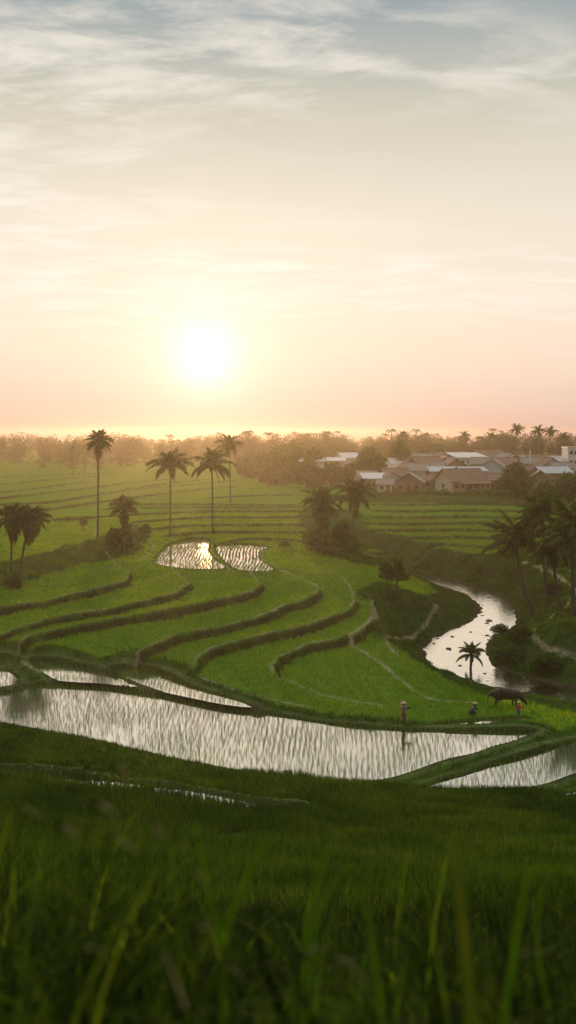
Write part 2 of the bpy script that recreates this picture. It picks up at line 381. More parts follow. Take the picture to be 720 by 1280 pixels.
PONDS = [  # name, level, pixel outline
 ([(-120,868),(0,866),(40,858),(100,856),(140,861),(200,870),(260,880),(330,892),(400,904),(480,912),(560,915),(640,915),(668,917),(640,929),(560,950),(510,966),(470,976),(400,978),(330,974),(240,955),(160,937),(80,920),(0,905),(-120,893)], .50, 'a'),
 ([(800,904),(700,933),(640,951),(570,972),(530,984),(560,988),(640,987),(690,978),(730,962),(800,930)], .45, 'b'),
 ([(40,827),(75,829),(110,837),(135,842),(160,852),(172,859),(130,854),(95,852),(66,848)], .85, 'c'),
 ([(-120,812),(0,822),(22,827),(24,833),(0,832),(-120,826)], .95, 'd'),
 ([(-120,838),(0,838),(14,841),(22,851),(0,859),(-120,858)], .8, 'e'),
 ([(136,838),(160,836),(180,837),(204,844),(240,860),(290,874),(318,884),(280,880),(240,872),(200,863),(160,850)], .85, 'f'),
 ([(548,906),(600,901),(640,898),(664,899),(640,903),(600,906)], .62, 'g'),
 ([(800,975),(720,989),(692,999),(720,1003),(800,990)], .8, 'h'),
 ([(194,702),(204,688),(216,680),(238,675),(261,676),(260,686),(266,697),(280,710),(240,711),(210,708)], 4.45, 'p1'),
 ([(274,681),(300,680),(334,684),(324,690),(325,699),(342,712),(318,714),(292,710),(276,696),(270,687)], 4.4, 'p2'),
 ([(-60,955),(0,962),(100,972),(220,986),(320,1003),(385,1015),(387,1032),(300,1028),(200,1010),(100,1000),(0,990),(-60,984)], 3.4, 'fore'),
]
PW = [(poly_world(p, z), z, n) for p, z, n in PONDS]
RIV_Z = -1.5
RIVER = [(470,704),(505,709),(530,716),(556,722),(600,737),(628,748),(645,768),(640,784),(618,795),(609,810),(614,830),(642,842),(684,854),(730,862),(900,880),(900,905),(720,878),(670,869),(628,861),(600,854),(565,841),(540,831),(531,816),(536,804),(560,789),(582,781),(598,768),(599,757),(580,742),(545,731),(520,718),(490,712),(462,709)]
RW = poly_world(RIVER, RIV_Z, 0.8)

# ------------------------------------------------------------------ terrain mesh
us = np.arange(-.34, .3401, .0012)
ext = .34 + np.cumsum(.0012 * 1.045 ** np.arange(1, 85)); ext = ext[ext < 1.6]
us = np.r_[-ext[::-1], us, ext]
ys = np.r_[np.arange(-22, 4, .4), np.arange(4, 56, .32), np.arange(56, 136, .23), np.arange(136, 262, .38), np.arange(262, 400, 1.2)]
yy = 400.0; far = []
while yy < 1150: far.append(yy); yy *= 1.03
ys = np.r_[ys, far]
GY, GU = np.meshgrid(ys, us, indexing='ij'); GX = GU * (GY + 25)
GZ = base(GX, GY)
shape = GX.shape
cov = np.zeros(shape + (4,), np.float32)
def sub(L, pad):
    x0, y0 = L.min(0) - pad; x1, y1 = L.max(0) + pad
    return (GX > x0) & (GX < x1) & (GY > y0) & (GY < y1)
def fnoise(x, y, s, seed):
    r = np.random.default_rng(seed); o = 0
    for k in range(6):
        a = r.uniform(0, 2 * math.pi); f = s * r.uniform(.6, 2.2); o = o + np.sin((x * math.cos(a) + y * math.sin(a)) * f + r.uniform(0, 6.3)) / 6
    return o
wildm = np.zeros(shape)
for P in WP:
    m = sub(P, 3); X, Y = GX[m], GY[m]; d, _, _, _ = seg_dist(X, Y, P, True); ins = inside(X, Y, P)
    wildm[m] = np.maximum(wildm[m], sstep(-1, 1, np.where(ins, d, -d) + fnoise(X, Y, 1.2, 3) * 1.5))
GZ += wildm * (fnoise(GX, GY, .9, 11) * .35 + fnoise(GX, GY, 2.2, 12) * .16 + .15) * np.where((GY < 92) & (GX > 14), .25, 1)
for i, (L, h, w, rim) in enumerate(LT):
    m = sub(L, w + 1.5); X, Y = GX[m], GY[m]
    X2 = X + fnoise(X, Y, .9, 20 + i) * .5 + fnoise(X, Y, 3.2, 420 + i) * .22; Y2 = Y + fnoise(X, Y, .8, 60 + i) * .45 + fnoise(X, Y, 3.0, 460 + i) * .22
    d, s, arc, Ltot = seg_dist(X2, Y2, L)
    tp = np.minimum(sstep(0, 5.0, arc), sstep(0, 5.0, Ltot - arc))
    sd = d * s                                      # + lower side
    face = .40
    prof = np.where(sd < 0, .5 * (1 - np.clip(-sd / w, 0, 1)), np.where(sd < face, .5 - sd / face, -.5 * (1 - np.clip((sd - face) / w, 0, 1))))
    h = h * (.80 + .28 * fnoise(X, Y, .35, 200 + i)); dz = h * prof * tp
    # raised rim at the lip
    dz += .12 * np.exp(-((sd + .25) / .3) ** 2) * tp
    GZ[m] += dz
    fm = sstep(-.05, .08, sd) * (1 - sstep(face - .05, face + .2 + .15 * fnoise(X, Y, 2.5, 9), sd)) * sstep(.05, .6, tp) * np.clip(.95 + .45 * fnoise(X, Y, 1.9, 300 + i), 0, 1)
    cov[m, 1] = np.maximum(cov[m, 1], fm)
    if rim:
        pm = np.exp(-((sd + .24) / .17) ** 2) * tp * np.clip(.62 + .8 * fnoise(X, Y, .9, 90 + i), 0, 1)
        cov[m, 0] = np.maximum(cov[m, 0], pm)
    else:
        cov[m, 0] = np.maximum(cov[m, 0], .12 * np.exp(-((sd + .28) / .4) ** 2) * tp)
for L, w in LP:
    m = sub(L, w + 2); X, Y = GX[m], GY[m]; X2 = X + fnoise(X, Y, 1.5, 5) * .2
    d, s, arc, _ = seg_dist(X2, Y, L); k = 1 - sstep(w * .7, w * 1.3, d)
    cov[m, 0] = np.maximum(cov[m, 0], k * .9); GZ[m] -= .06 * k; wildm[m] *= (1 - k)
    cov[m, 1] = cov[m, 1] * (1 - k)
pondm = np.zeros(shape, bool)
rim_m = np.zeros(shape)
for two in (0, 1):
  for P, lev, nm in PW:
    m = sub(P, 4); X, Y = GX[m], GY[m]; d, _, _, _ = seg_dist(X, Y, P, True); ins = inside(X, Y, P)
    big = 0 if nm in ('p1', 'p2', 'g', 'h') else 1
    sd = np.where(ins, d, -d) + fnoise(X, Y, 1.6, 31) * (.12 if big else .06)
    z = GZ[m]; bh = .1 if big else .08; bw = (.4 if big else .25); zb = lev + bh + fnoise(X, Y, 1.1, 33) * .06
    if two == 0:
        k_out = 1 - sstep(bw, bw + (.9 if big else .6), -sd)
        tgt = np.maximum(zb, np.minimum(z, zb + .3)); tgt = np.where(rim_m[m] > .5, np.maximum(zb, z), tgt)
        GZ[m] = np.where(sd < 0, z + (tgt - z) * k_out, zb)
        bund = ((sd > -bw - .5) & (sd <= .1)); rim_m[m] = np.maximum(rim_m[m], bund)
        wildm[m] = np.maximum(wildm[m], .85 * sstep(-2.2, -1.4, sd) * big)
        cov[m, 1] = np.maximum(cov[m, 1], np.where((sd > -.35) & (sd < .2), .7, 0))
        cov[m, 0] = np.maximum(cov[m, 0], .25 * np.exp(-((sd + .6) / .3) ** 2) * big)
    else:
        kin = sstep(-.12, .28, sd); GZ[m] = np.where(sd > -.12, np.minimum(z, zb) * (1 - kin) + (lev - .14) * kin, z)
        pondm[m] |= sd > -.05; cov[m, 3] = np.where(sd > .1, 1, cov[m, 3]); cov[m, 0] *= np.where(sd > 0, 0, 1)
m = sub(RW, 9); X, Y = GX[m], GY[m]; d, _, _, _ = seg_dist(X, Y, RW, True); ins = inside(X, Y, RW)
sd = np.where(ins, d, -d) + fnoise(X, Y, 1.3, 41) * .35
zr = np.minimum(GZ[m], RIV_Z + .35)
kb = sstep(-6, -.2, sd); z1 = GZ[m] * (1 - kb) + (RIV_Z + .12 + fnoise(X, Y, 2, 43) * .15) * kb
z1 = np.where(GZ[m] < z1, GZ[m] * (1 - kb) + z1 * kb, z1)
kin = sstep(-.3, .8, sd); GZ[m] = z1 * (1 - kin) + (RIV_Z - .45 + fnoise(X, Y, 3.0, 44) * .3 + np.where(fnoise(X, Y, 1.7, 45) > .58, .42, 0)) * kin
cov[m, 3] = np.maximum(cov[m, 3], sstep(-1.0, .0, sd)); wildm[m] = np.maximum(wildm[m], sstep(-6.5, -5, sd))
rivm = np.zeros(shape, bool); rivm[m] = sd > -.6
# the hillside under the camera: planted with rice far down, rough grass near the lens
hill_t = GY / yb(GX)
hillm = (hill_t < .965) & ~pondm
wildm = np.where(rim_m > .5, np.minimum(wildm, .8), wildm)
GZ += np.where(hillm, fnoise(GX, GY, .8, 51) * .18 + fnoise(GX, GY, .35, 52) * .25, 0)
wildm = np.maximum(wildm, np.where(hill_t < .985, .75, 0))
for L in ([(385,1032),(450,1030),(520,1026),(600,1022),(740,1012)], [(280,1050),(330,1040),(385,1033)]):
    W = line_world(L); m = sub(W, 3); d, s, arc, _ = seg_dist(GX[m], GY[m] + fnoise(GX[m], GY[m], 1.2, 71) * .4, W)
    k = (1 - sstep(.4, .9, d)) * np.clip(.5 + fnoise(GX[m], GY[m], 1.0, 73), 0, 1); cov[m, 1] = np.maximum(cov[m, 1], k * .8); cov[m, 0] = np.maximum(cov[m, 0], k * .06)
cov[..., 2] = wildm
cov = np.clip(cov, 0, 1)
nr, nc = shape
verts = np.stack([GX, GY, GZ], -1).reshape(-1, 3)
idx = np.arange(nr * nc).reshape(nr, nc)
faces = np.stack([idx[:-1, :-1], idx[:-1, 1:], idx[1:, 1:], idx[1:, :-1]], -1).reshape(-1, 4)
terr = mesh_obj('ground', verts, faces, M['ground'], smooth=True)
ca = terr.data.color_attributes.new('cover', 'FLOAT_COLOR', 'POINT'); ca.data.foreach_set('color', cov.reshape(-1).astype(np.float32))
tag(terr, 'green valley floor stepped into rice terraces with earth tracks', 'ground', kind='structure')

def grid_ij(x, y):
    x = np.asarray(x, float); y = np.asarray(y, float)
    fi = np.interp(y, ys, np.arange(nr)); u = x / (y + 25); fj = np.interp(u, us, np.arange(nc)); return fi, fj
def samp(A, x, y):
    fi, fj = grid_ij(x, y); i = np.clip(fi.astype(int), 0, nr - 2); j = np.clip(fj.astype(int), 0, nc - 2); a = fi - i; b = fj - j
    return A[i, j] * (1 - a) * (1 - b) + A[i + 1, j] * a * (1 - b) + A[i, j + 1] * (1 - a) * b + A[i + 1, j + 1] * a * b
def gz(x, y): return float(samp(GZ, np.array([x]), np.array([y]))[0])
def ground_px(px, py):
    """first meeting of the pixel's ray with the finished land"""
    d = ray(px, py); ts = np.exp(np.linspace(math.log(2), math.log(900), 2500))
    X, Y, Z = d[0] * ts, d[1] * ts, CAMZ + d[2] * ts
    g = samp(GZ, X, Y); k = int(np.argmax(Z < g)); return Vector((X[k], Y[k], g[k]))

# ------------------------------------------------------------------ water
def sheet(name, P, z, mat, label, grow=.5):
    bm = bmesh.new(); c = P.mean(0)
    # push the outline a little under the banks
    n = len(P); area = 0.5 * sum(P[i - 1][0] * P[i][1] - P[i][0] * P[i - 1][1] for i in range(n)); sg = 1 if area > 0 else -1
    Q = []
    for i in range(n):
        t = P[(i + 1) % n] - P[i - 1]; t = t / (np.linalg.norm(t) + 1e-9); Q.append(P[i] + sg * np.array([t[1], -t[0]]) * grow)
    Q = Q[::2]
    vs = [bm.verts.new((q[0], q[1], z)) for q in Q]
    es = [bm.edges.new((vs[i - 1], vs[i])) for i in range(len(vs))]
    bmesh.ops.triangle_fill(bm, use_beauty=True, edges=es)
    for f in bm.faces:
        f.normal_update()
        if f.normal.z < 0: f.normal_flip()
    o = bm_obj(name, bm, mat); tag(o, label, 'water', kind='structure'); return o
plab = {'a': 'wide flooded paddy of pale water behind the grassy hillside', 'b': 'flooded paddy beyond the diagonal earth bank', 'c': 'slim flooded paddy between two dark banks',
        'd': 'small flooded paddy at the foot of the lowest terrace', 'e': 'small flooded corner paddy beside the wide paddy', 'f': 'curved strip of flooded paddy under the terraces',
        'g': 'thin ditch of bright water by the farm workers', 'h': 'sliver of flooded paddy below the curved bank', 'p1': 'bright pond catching the sun at the back of the terraces',
        'p2': 'pond of sparse shoots beside the bright pond', 'fore': 'flooded strip hidden in tall rice on the hillside'}
for P, lev, nm in PW: sheet('paddy_water', P, lev, M['pond' if nm in ('p1', 'p2') else 'water'], plab[nm], .12)
sheet('river', RW, RIV_Z, M['river'], 'shallow winding river reflecting the pale sky', .6)

# ------------------------------------------------------------------ blades
def blades(pos, h, w, lean, nseg=1, curve=.5, seed=0, up=.0):
    """every blade a tapering ribbon; pos (n,3), h, w, lean arrays"""
    r = np.random.default_rng(seed); n = len(pos)
    az = r.uniform(0, 2 * math.pi, n); face = r.uniform(0, 2 * math.pi, n)
    dirx, diry = np.cos(az), np.sin(az); sx, sy = np.cos(face), np.sin(face)
    V = []
    for k in range(nseg + 1):
        t = k / nseg
        out = lean * h * (t ** (1.6)) * (1 + curve * t); zz = h * (t - curve * lean * t ** 3 * .8)
        cx = pos[:, 0] + dirx * out; cy = pos[:, 1] + diry * out; cz_ = pos[:, 2] + zz
        ww = w * (.5 * (1 - t) ** .7 + .0) if k < nseg else None
        if k < nseg:
            if nseg > 1 and k == 0: ww = ww * .8
            V.append(np.stack([cx - sx * ww, cy - sy * ww, cz_], -1)); V.append(np.stack([cx + sx * ww, cy + sy * ww, cz_], -1))
        else: V.append(np.stack([cx, cy, cz_], -1))
    m = len(V); V = np.stack(V, 1).reshape(-1, 3); b = (np.arange(n) * m)[:, None]; Fs = []
    for k in range(nseg - 1):
        q = 2 * k; Fs.append(b + np.array([[q, q + 1, q + 3]])); Fs.append(b + np.array([[q, q + 3, q + 2]]))
    q = 2 * (nseg - 1); Fs.append(b + np.array([[q, q + 1, q + 2]]))
    return V, np.concatenate(Fs, 0)
def scatter(x0, x1, y0, y1, dens, cone=None):
    n = int((x1 - x0) * (y1 - y0) * dens); x = rng.uniform(x0, x1, n); y = rng.uniform(y0, y1, n)
    if cone: k = np.abs(x) < cone * y + 4; x, y = x[k], y[k]
    return x, y
def in_mask(A, x, y, thr=.5): return samp(A.astype(float), x, y) > thr

PATHM = cov[..., 0]; FACEM = cov[..., 1]; MUDM = cov[..., 3]
def stuff(name, pos, per, h, w, lean, mat, label, cat, nseg=1, spread=.12, curve=.5, seed=1):
    p = np.repeat(pos, per, 0); r = np.random.default_rng(seed); n = len(p)
    p = p + np.c_[r.normal(0, spread, n), r.normal(0, spread, n), np.zeros(n)]
    p[:, 2] = samp(GZ, p[:, 0], p[:, 1]) if spread > .05 else p[:, 2]
    hh = np.repeat(h, per) * r.uniform(.55, 1.15, n) if np.ndim(h) else h * r.uniform(.55, 1.15, n)
    ww = np.repeat(w, per) if np.ndim(w) else np.full(n, w)
    V, Fc = blades(p, hh, ww, r.uniform(.1, 1, n) * lean, nseg, curve, seed)
    o = mesh_obj(name, V, Fc, mat); tag(o, label, cat, kind='stuff'); return o

# rice on the terraces
x, y = scatter(-90, 90, 62, 200, 9, .42)
k = np.ones(len(x), bool)
k &= (y / yb(x) > 1.02) & ~in_mask(pondm, x, y, .3) & ~in_mask(rivm, x, y, .3) & (samp(wildm, x, y) < .45) & (samp(PATHM, x, y) < .22) & (samp(FACEM, x, y) < .25)
k &= rng.uniform(0, 1, len(x)) < np.clip(110 / y, 0, 1) ** 1.3
x, y = x[k], y[k]
q_ = x * .93 + y * .36; dq = (np.round(q_ / .55) * .55 - q_) * (rng.uniform(0, 1, len(x)) < .7); x = x + dq * .93 + rng.normal(0, .03, len(x)); y = y + dq * .36
pos = np.c_[x, y, samp(GZ, x, y)]
stuff('rice_crop', pos, 5, .34 * (1 + .3 * fnoise(x, y, .45, 401) + .25 * fnoise(x, y, 2.2, 402)), .03 + y * .00035, .45, M['rice'], 'short even green rice covering the terraces', 'rice', seed=2, spread=.09)
# wild grass on banks and river sides
x, y = scatter(-90, 90, 56, 170, 7, .42)
k = ~in_mask(pondm, x, y, .3) & ~in_mask(rivm, x, y, .3) & (samp(wildm, x, y) > .5) & (samp(PATHM, x, y) < .3) & (samp(FACEM, x, y) < .6) & (y / yb(x) > .985) & (samp(MUDM, x, y) < .4)
x, y = x[k], y[k]; hg = .28 + .5 * np.clip(fnoise(x, y, .9, 77) + .15, 0, 1)
near_w = samp(rim_m, x, y) > .5; hg = np.where(near_w, .09, hg); hg = np.where((y < 92) & (x > 14), hg * .4, hg)
stuff('bank_grass', np.c_[x, y, samp(GZ, x, y)], 7, hg, .05 + y * .0003, .8, M['wild'], 'rough dark grass on the earth banks and river sides', 'grass', nseg=2, seed=3, spread=.2)
x, y = scatter(-75, 75, 62, 215, 10, .34); k = (samp(FACEM, x, y) > .3) & ~in_mask(pondm, x, y, .3); k &= rng.uniform(0, 1, len(x)) < np.clip(.3 + .8 * fnoise(x, y, .8, 321), .05, 1); x, y = x[k], y[k]
stuff('ledge_grass', np.c_[x, y, samp(GZ, x, y)], 6, .20 + .12 * fnoise(x, y, 1.1, 322), .03 + y * .0003, .9, M['wild'], 'ragged grass hanging from the terrace ledges', 'grass', nseg=2, seed=13, spread=.22)
# rice on the hillside under the camera
x, y = scatter(-36, 36, 14, 76, 30, .42)
k = (y / yb(x) < .99) & (samp(FACEM, x, y) < .5) & ((samp(MUDM, x, y) < .4) | (rng.uniform(0, 1, len(x)) < .10))
k &= rng.uniform(0, 1, len(x)) < np.clip(34 / y, .35, 1)
x, y = x[k], y[k]
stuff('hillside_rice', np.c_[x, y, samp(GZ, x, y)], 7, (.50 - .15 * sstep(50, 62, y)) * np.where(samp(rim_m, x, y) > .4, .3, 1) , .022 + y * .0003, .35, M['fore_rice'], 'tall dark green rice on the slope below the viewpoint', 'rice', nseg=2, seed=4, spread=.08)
# grass close to the lens
x, y = scatter(-13, 13, -5, 17, 7, None); k = ((y > 2.3) | (y < -.8) | ((np.abs(x) > 1.0) & (y > -5))) & (np.abs(x) < .4 * np.abs(y) + 10); x, y = x[k], y[k]; n_ = len(x); pb = 42
hg = (.36 + .28 * rng.uniform(0, 1, n_) + .75 * np.clip(-x / .8 - .1, 0, 1) * (y < 4.2) * (y > 2.2) * (x > -3) * rng.uniform(.2, 1, n_)) * np.clip(.75 + .4 * fnoise(x, y, 1.3, 8), .4, 1.2)
cx_, cy2 = np.repeat(x, pb), np.repeat(y, pb); sp_ = rng.normal(0, .09, (n_ * pb, 2)); cx_ = cx_ + sp_[:, 0]; cy2 = cy2 + sp_[:, 1]
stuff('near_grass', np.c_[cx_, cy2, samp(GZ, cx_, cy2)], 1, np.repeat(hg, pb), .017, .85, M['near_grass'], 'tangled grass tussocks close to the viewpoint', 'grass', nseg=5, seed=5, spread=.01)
x, y = scatter(-3, 3, 2.3, 5.2, 24, .4); k = rng.uniform(0, 1, len(x)) < np.clip(.55 - x * .35, .25, 1); x, y = x[k], y[k]
stuff('tall_grass', np.c_[x, y, samp(GZ, x, y)], 1, .55 + .5 * rng.uniform(0, 1, len(x)) ** 2 + .25 * np.clip(-x, 0, 1), .017, .55, M['tall'], 'scattered taller green blades rising over the near tussocks', 'grass', nseg=6, seed=16, spread=.01, curve=.7)
x, y = scatter(-13, 13, -6, 17, 170, None)
stuff('ground_cover', np.c_[x, y, samp(GZ, x, y)], 1, .16, .014, .9, M['near_grass'], 'short dark ground cover between the grass tussocks', 'ground cover', nseg=2, seed=6, spread=.01)  # takes the darkened near grass colour so the slope sinks into shade
# rice seedlings standing in the water
def seedlings(P, lev, nm):
    x0, y0 = P.min(0); x1, y1 = P.max(0)
    rs, cs, h, per, w = {'p1': (.5, .26, .34, 6, .04), 'p2': (.5, .28, .32, 6, .05), 'fore': (.3, .28, .75, 8, .03)}.get(nm, (.36, .19, .46, 5, .015))
    a = R(1); gx, gy = np.meshgrid(np.arange(x0 - 6, x1 + 6, rs), np.arange(y0 - 4, y1 + 4, cs), indexing='ij')
    gx = gx.ravel() + rng.normal(0, .075, gx.size); gy = gy.ravel() + rng.uniform(-.2, .2, gy.size)
    gx = gx + (gy - y0) * math.tan(a) + .3 * np.sin(gy * .2)
    k = inside(gx, gy, P) & (np.abs(gx) < .36 * gy + 3) & (samp(GZ, gx, gy) < lev + .05); gx, gy = gx[k], gy[k]
    k = rng.uniform(0, 1, len(gx)) < np.clip(.78 + .55 * fnoise(gx, gy, .5, 99), .25, 1); gx, gy = gx[k], gy[k]
    return gx, gy, lev, h, per, w
for P, lev, nm in PW:
    gx, gy, lev, h, per, w = seedlings(P, lev, nm)
    if len(gx) == 0: continue
    pos = np.c_[gx, gy, np.full(len(gx), lev - .05)]
    p = np.repeat(pos, per, 0); n = len(p); p[:, :2] += rng.normal(0, .035, (n, 2))
    V, Fc = blades(p, h * rng.uniform(.6, 1.2, n), np.full(n, w), rng.uniform(.02, .22, n), 2, .5, 17)
    tag(mesh_obj('rice_seedlings', V, Fc, M['seedling'] if nm != 'fore' else M['fore_rice']), 'rows of young rice shoots in the ' + plab[nm].split(' ', 1)[1], 'seedlings', kind='stuff')

# ------------------------------------------------------------------ leaf clusters
def leaf_cloud(blobs, n, size, seed, shell=.55):
    """blobs: (cx,cy,cz,rx,ry,rz); leaf-sized quads spread through their volume, denser near the skin"""
    r = np.random.default_rng(seed); B = np.array(blobs, float); vol = (B[:, 3] * B[:, 4] * B[:, 5]) ** .67; pick = r.choice(len(B), n, p=vol / vol.sum())
    d = r.normal(size=(n, 3)); d /= np.linalg.norm(d, axis=1)[:, None]
    rad = shell + (1.08 - shell) * r.uniform(0, 1, n) ** .7
    b = B[pick]; lump = 1 + .16 * np.sin(d[:, 0] * 5 + b[:, 0] * 3) * np.sin(d[:, 2] * 6 + b[:, 1])
    c = b[:, :3] + d * b[:, 3:] * (rad * lump)[:, None]
    nrm = d + r.normal(0, .8, (n, 3)); nrm /= np.linalg.norm(nrm, axis=1)[:, None]
    a = np.cross(nrm, r.normal(size=(n, 3))); a /= np.linalg.norm(a, axis=1)[:, None]; bb = np.cross(nrm, a)
    s = size * r.uniform(.55, 1.25, n)[:, None]
    V = np.stack([c - a * s, c - bb * s * .45 + a * s * .1, c + a * s, c + bb * s * .45 - a * s * .1], 1).reshape(-1, 3)
    return V, np.arange(n * 4).reshape(n, 4)
def tree(name, x, y, h, rad, mat, label, cat='tree', group=None, seed=0, trunk_h=.35, n=2600, leaf=.3, nb=9, flat=1.0, sink=0.0):
    z = gz(x, y) - sink; r = random.Random(seed); root = empty(name, (x, y, z))
    th = h * trunk_h; parts = [tube_arrays([(0, 0, -.3), (r.uniform(-.1, .1) * rad, 0, th * .5), (r.uniform(-.15, .15) * rad, r.uniform(-.1, .1) * rad, th), (0, 0, h * .62)],
                                           [.055 * rad + .06, .045 * rad + .05, .035 * rad + .04, .03])]
    blobs = []
    ch = h - th
    for i in range(nb):
        a = i * 2.4 + r.uniform(-.4, .4); t = (i + .5) / nb; rr = rad * .62 * math.sin(math.pi * min(.98, .25 + .7 * t)) * r.uniform(.7, 1.1)
        bz = th * .85 + ch * (.12 + .68 * t); br = rad * r.uniform(.36, .52) * (1.1 - .35 * t)
        c = (math.cos(a) * rr, math.sin(a) * rr, bz); blobs.append((*c, br, br, br * .8 * flat))
        if i % 2 == 0: parts.append(tube_arrays([(0, 0, th * r.uniform(.6, 1)), (c[0] * .5, c[1] * .5, (th + c[2]) * .5), c], [.025 * rad + .03, .02 * rad + .02, .02]))
    blobs.append((0, 0, th + ch * .45, rad * .55, rad * .55, ch * .38))
    V, Fc = merge(parts); mesh_obj('trunk', V, Fc, M['bark_dark'], root, smooth=True)
    LV, LF = leaf_cloud(blobs, n, leaf, seed + 100); mesh_obj('crown', LV, LF, mat, root)
    tag(root, label, cat, group); return root

# ------------------------------------------------------------------ palms
def frond_mesh(name, length, droop, rise, mat, leaflets=30, lw=.07, ll=.9, seed=0, segs=12):
    r = random.Random(seed); parts = []; P = []
    for i in range(segs + 1):
        t = i / segs; a = rise - (rise + droop) * t ** 1.15
        P.append(a)
    pts = [Vector((0, 0, 0))]
    for i in range(segs): pts.append(pts[-1] + Vector((math.cos(P[i]), 0, math.sin(P[i]))) * (length / segs))
    parts.append(tube_arrays(pts, [.045 * (1 - .85 * i / segs) + .004 for i in range(segs + 1)], 4))
    V = []; Fc = []
    for i in range(leaflets):
        t = .12 + .88 * (i + .5) / leaflets; f = t * segs; k = min(int(f), segs - 1); p = pts[k].lerp(pts[k + 1], f - k); tg = (pts[k + 1] - pts[k]).normalized()
        L = ll * (math.sin(math.pi * min(1, .18 + .82 * t) ** .9) * .85 + .2)
        for s in (-1, 1):
            d0 = (tg * (.5 + .5 * t) + Vector((0, s, 0)) * 1.0 + Vector((0, 0, .12 - .1))).normalized()
            d1 = (d0 + Vector((0, 0, -.75 - r.uniform(0, .5)))).normalized()
            L2 = L * r.uniform(.8, 1.1); m = p + d0 * L2 * .5; e = m + d1 * L2 * .5; wv = tg * lw * .5
            o = len(V); V += [p - wv * .6, p + wv * .6, m + wv, m - wv, e]; Fc += [(o, o + 1, o + 2, o + 3), (o + 3, o + 2, o + 4)]
    parts.append((V, Fc)); V, Fc = merge(parts)
    me = bpy.data.meshes.new(name); me.from_pydata([tuple(v) for v in V], [], Fc); me.update(); me.materials.append(mat); return me
FM = [frond_mesh('frond', 1, d, rise, M['palm'], 30, .045, .29, i) for i, (rise, d) in enumerate([(1.35, -.35), (1.0, .45), (.7, .8), (.3, 1.15), (-.1, 1.35)])]
FMF = [frond_mesh('frond', 1, d, rise, M['palm'], 15, .085, .30, i, 6) for i, (rise, d) in enumerate([(1.35, -.35), (1.0, .45), (.7, .8), (.3, 1.15), (-.1, 1.35)])]
FD = frond_mesh('dead_frond', 1, 1.5, -.7, M['palm_dead'], 14, .03, .16, 9)
for me in FM + FMF + [FD]: # the stem of a unit frond must be thin
    pass
def palm(x, y, z, base_to_crown, fl, label, seed, nfr=22, coarse=False, bend=0, trunk_r=.17, group=None, dead=3, up_share=.25, nuts=True, name='coconut_palm', wide=1.0, shag=0, up_len=.8):
    """base_to_crown: offset of the crown centre from the foot"""
    r = random.Random(seed); root = empty(name, (x, y, z)); c = Vector(base_to_crown); pts = []
    n = 12
    for i in range(n + 1):
        t = i / n; s = t + bend * t * (1 - t)
        pts.append((c.x * s, c.y * s, c.z * t - .3 * (1 - t)))
    V, Fc = tube_arrays(pts, [trunk_r * (1.35 if i == 0 else 1.05 - .4 * i / n) * (1 + .05 * (i % 2)) for i in range(n + 1)], 9)
    mesh_obj('trunk', V, Fc, M['bark'], root, smooth=True)
    ms = FMF if coarse else FM
    for i in range(nfr):
        t = i / nfr
        k = 0 if t < up_share * .5 else 1 if t < up_share else 2 if t < up_share + .25 else 3 if t < .82 else 4
        o = bpy.data.objects.new('frond', ms[k]); COL.objects.link(o); o.parent = root; o.location = c
        o.rotation_euler = (r.uniform(-.12, .12), r.uniform(-.16, .16), i * 2.399 + r.uniform(-.25, .25))
        L = fl * r.uniform(.85, 1.1) * (up_len if k == 0 else 1); o.scale = (L, L * wide, L)
    for i in range(dead):
        o = bpy.data.objects.new('dead_frond', FD); COL.objects.link(o); o.parent = root; o.location = c - Vector((0, 0, .2))
        o.rotation_euler = (0, r.uniform(-.1, .3), r.uniform(0, 6.28)); L = fl * r.uniform(.5, .75); o.scale = (L,) * 3
    for i in range(shag):      # hanging skirt of old leaves down the stem
        o = bpy.data.objects.new('frond', FM[4]); COL.objects.link(o); o.parent = root; q = i / shag
        cp = c * 1.0; cp.z -= .3 + q * fl * .55; o.location = cp; o.rotation_euler = (0, .35 + .5 * q + r.uniform(-.1, .1), i * 2.399); L = fl * r.uniform(.6, .8) * (1 - .2 * q); o.scale = (L, L * 1.1, L)
    if nuts:
        bm = bmesh.new()
        for i in range(8):
            a = i * .8; bmesh.ops.create_icosphere(bm, subdivisions=1, radius=.15, matrix=Matrix.Translation(c + Vector((math.cos(a) * .3, math.sin(a) * .3, -.22 - .08 * (i % 3)))))
        bm_obj('coconut_cluster', bm, M['nut'], root, smooth=True)
    tag(root, label, 'palm tree', group); return root
M['nut'] = surf_mat('coconut husk', (0.08, 0.07, 0.02), (0.16, 0.11, 0.03), 4)
def palm_px(bx, by, cx, cy, fl, label, seed, Y=None, **kw):
    """foot at pixel (bx,by) on the land (or at distance Y), crown centre at pixel (cx,cy)"""
    if Y is None: p = ground_px(bx, by)
    else: xx = at_dist(bx, Y); p = Vector((xx, Y, gz(xx, Y)))
    d = ray(cx, cy); t = p.y / d[1]; c = Vector((d[0] * t, 0, CAMZ + d[2] * t)) - Vector((p.x, 0, p.z))
    return palm(p.x, p.y, p.z, c, fl, label, seed, **kw)

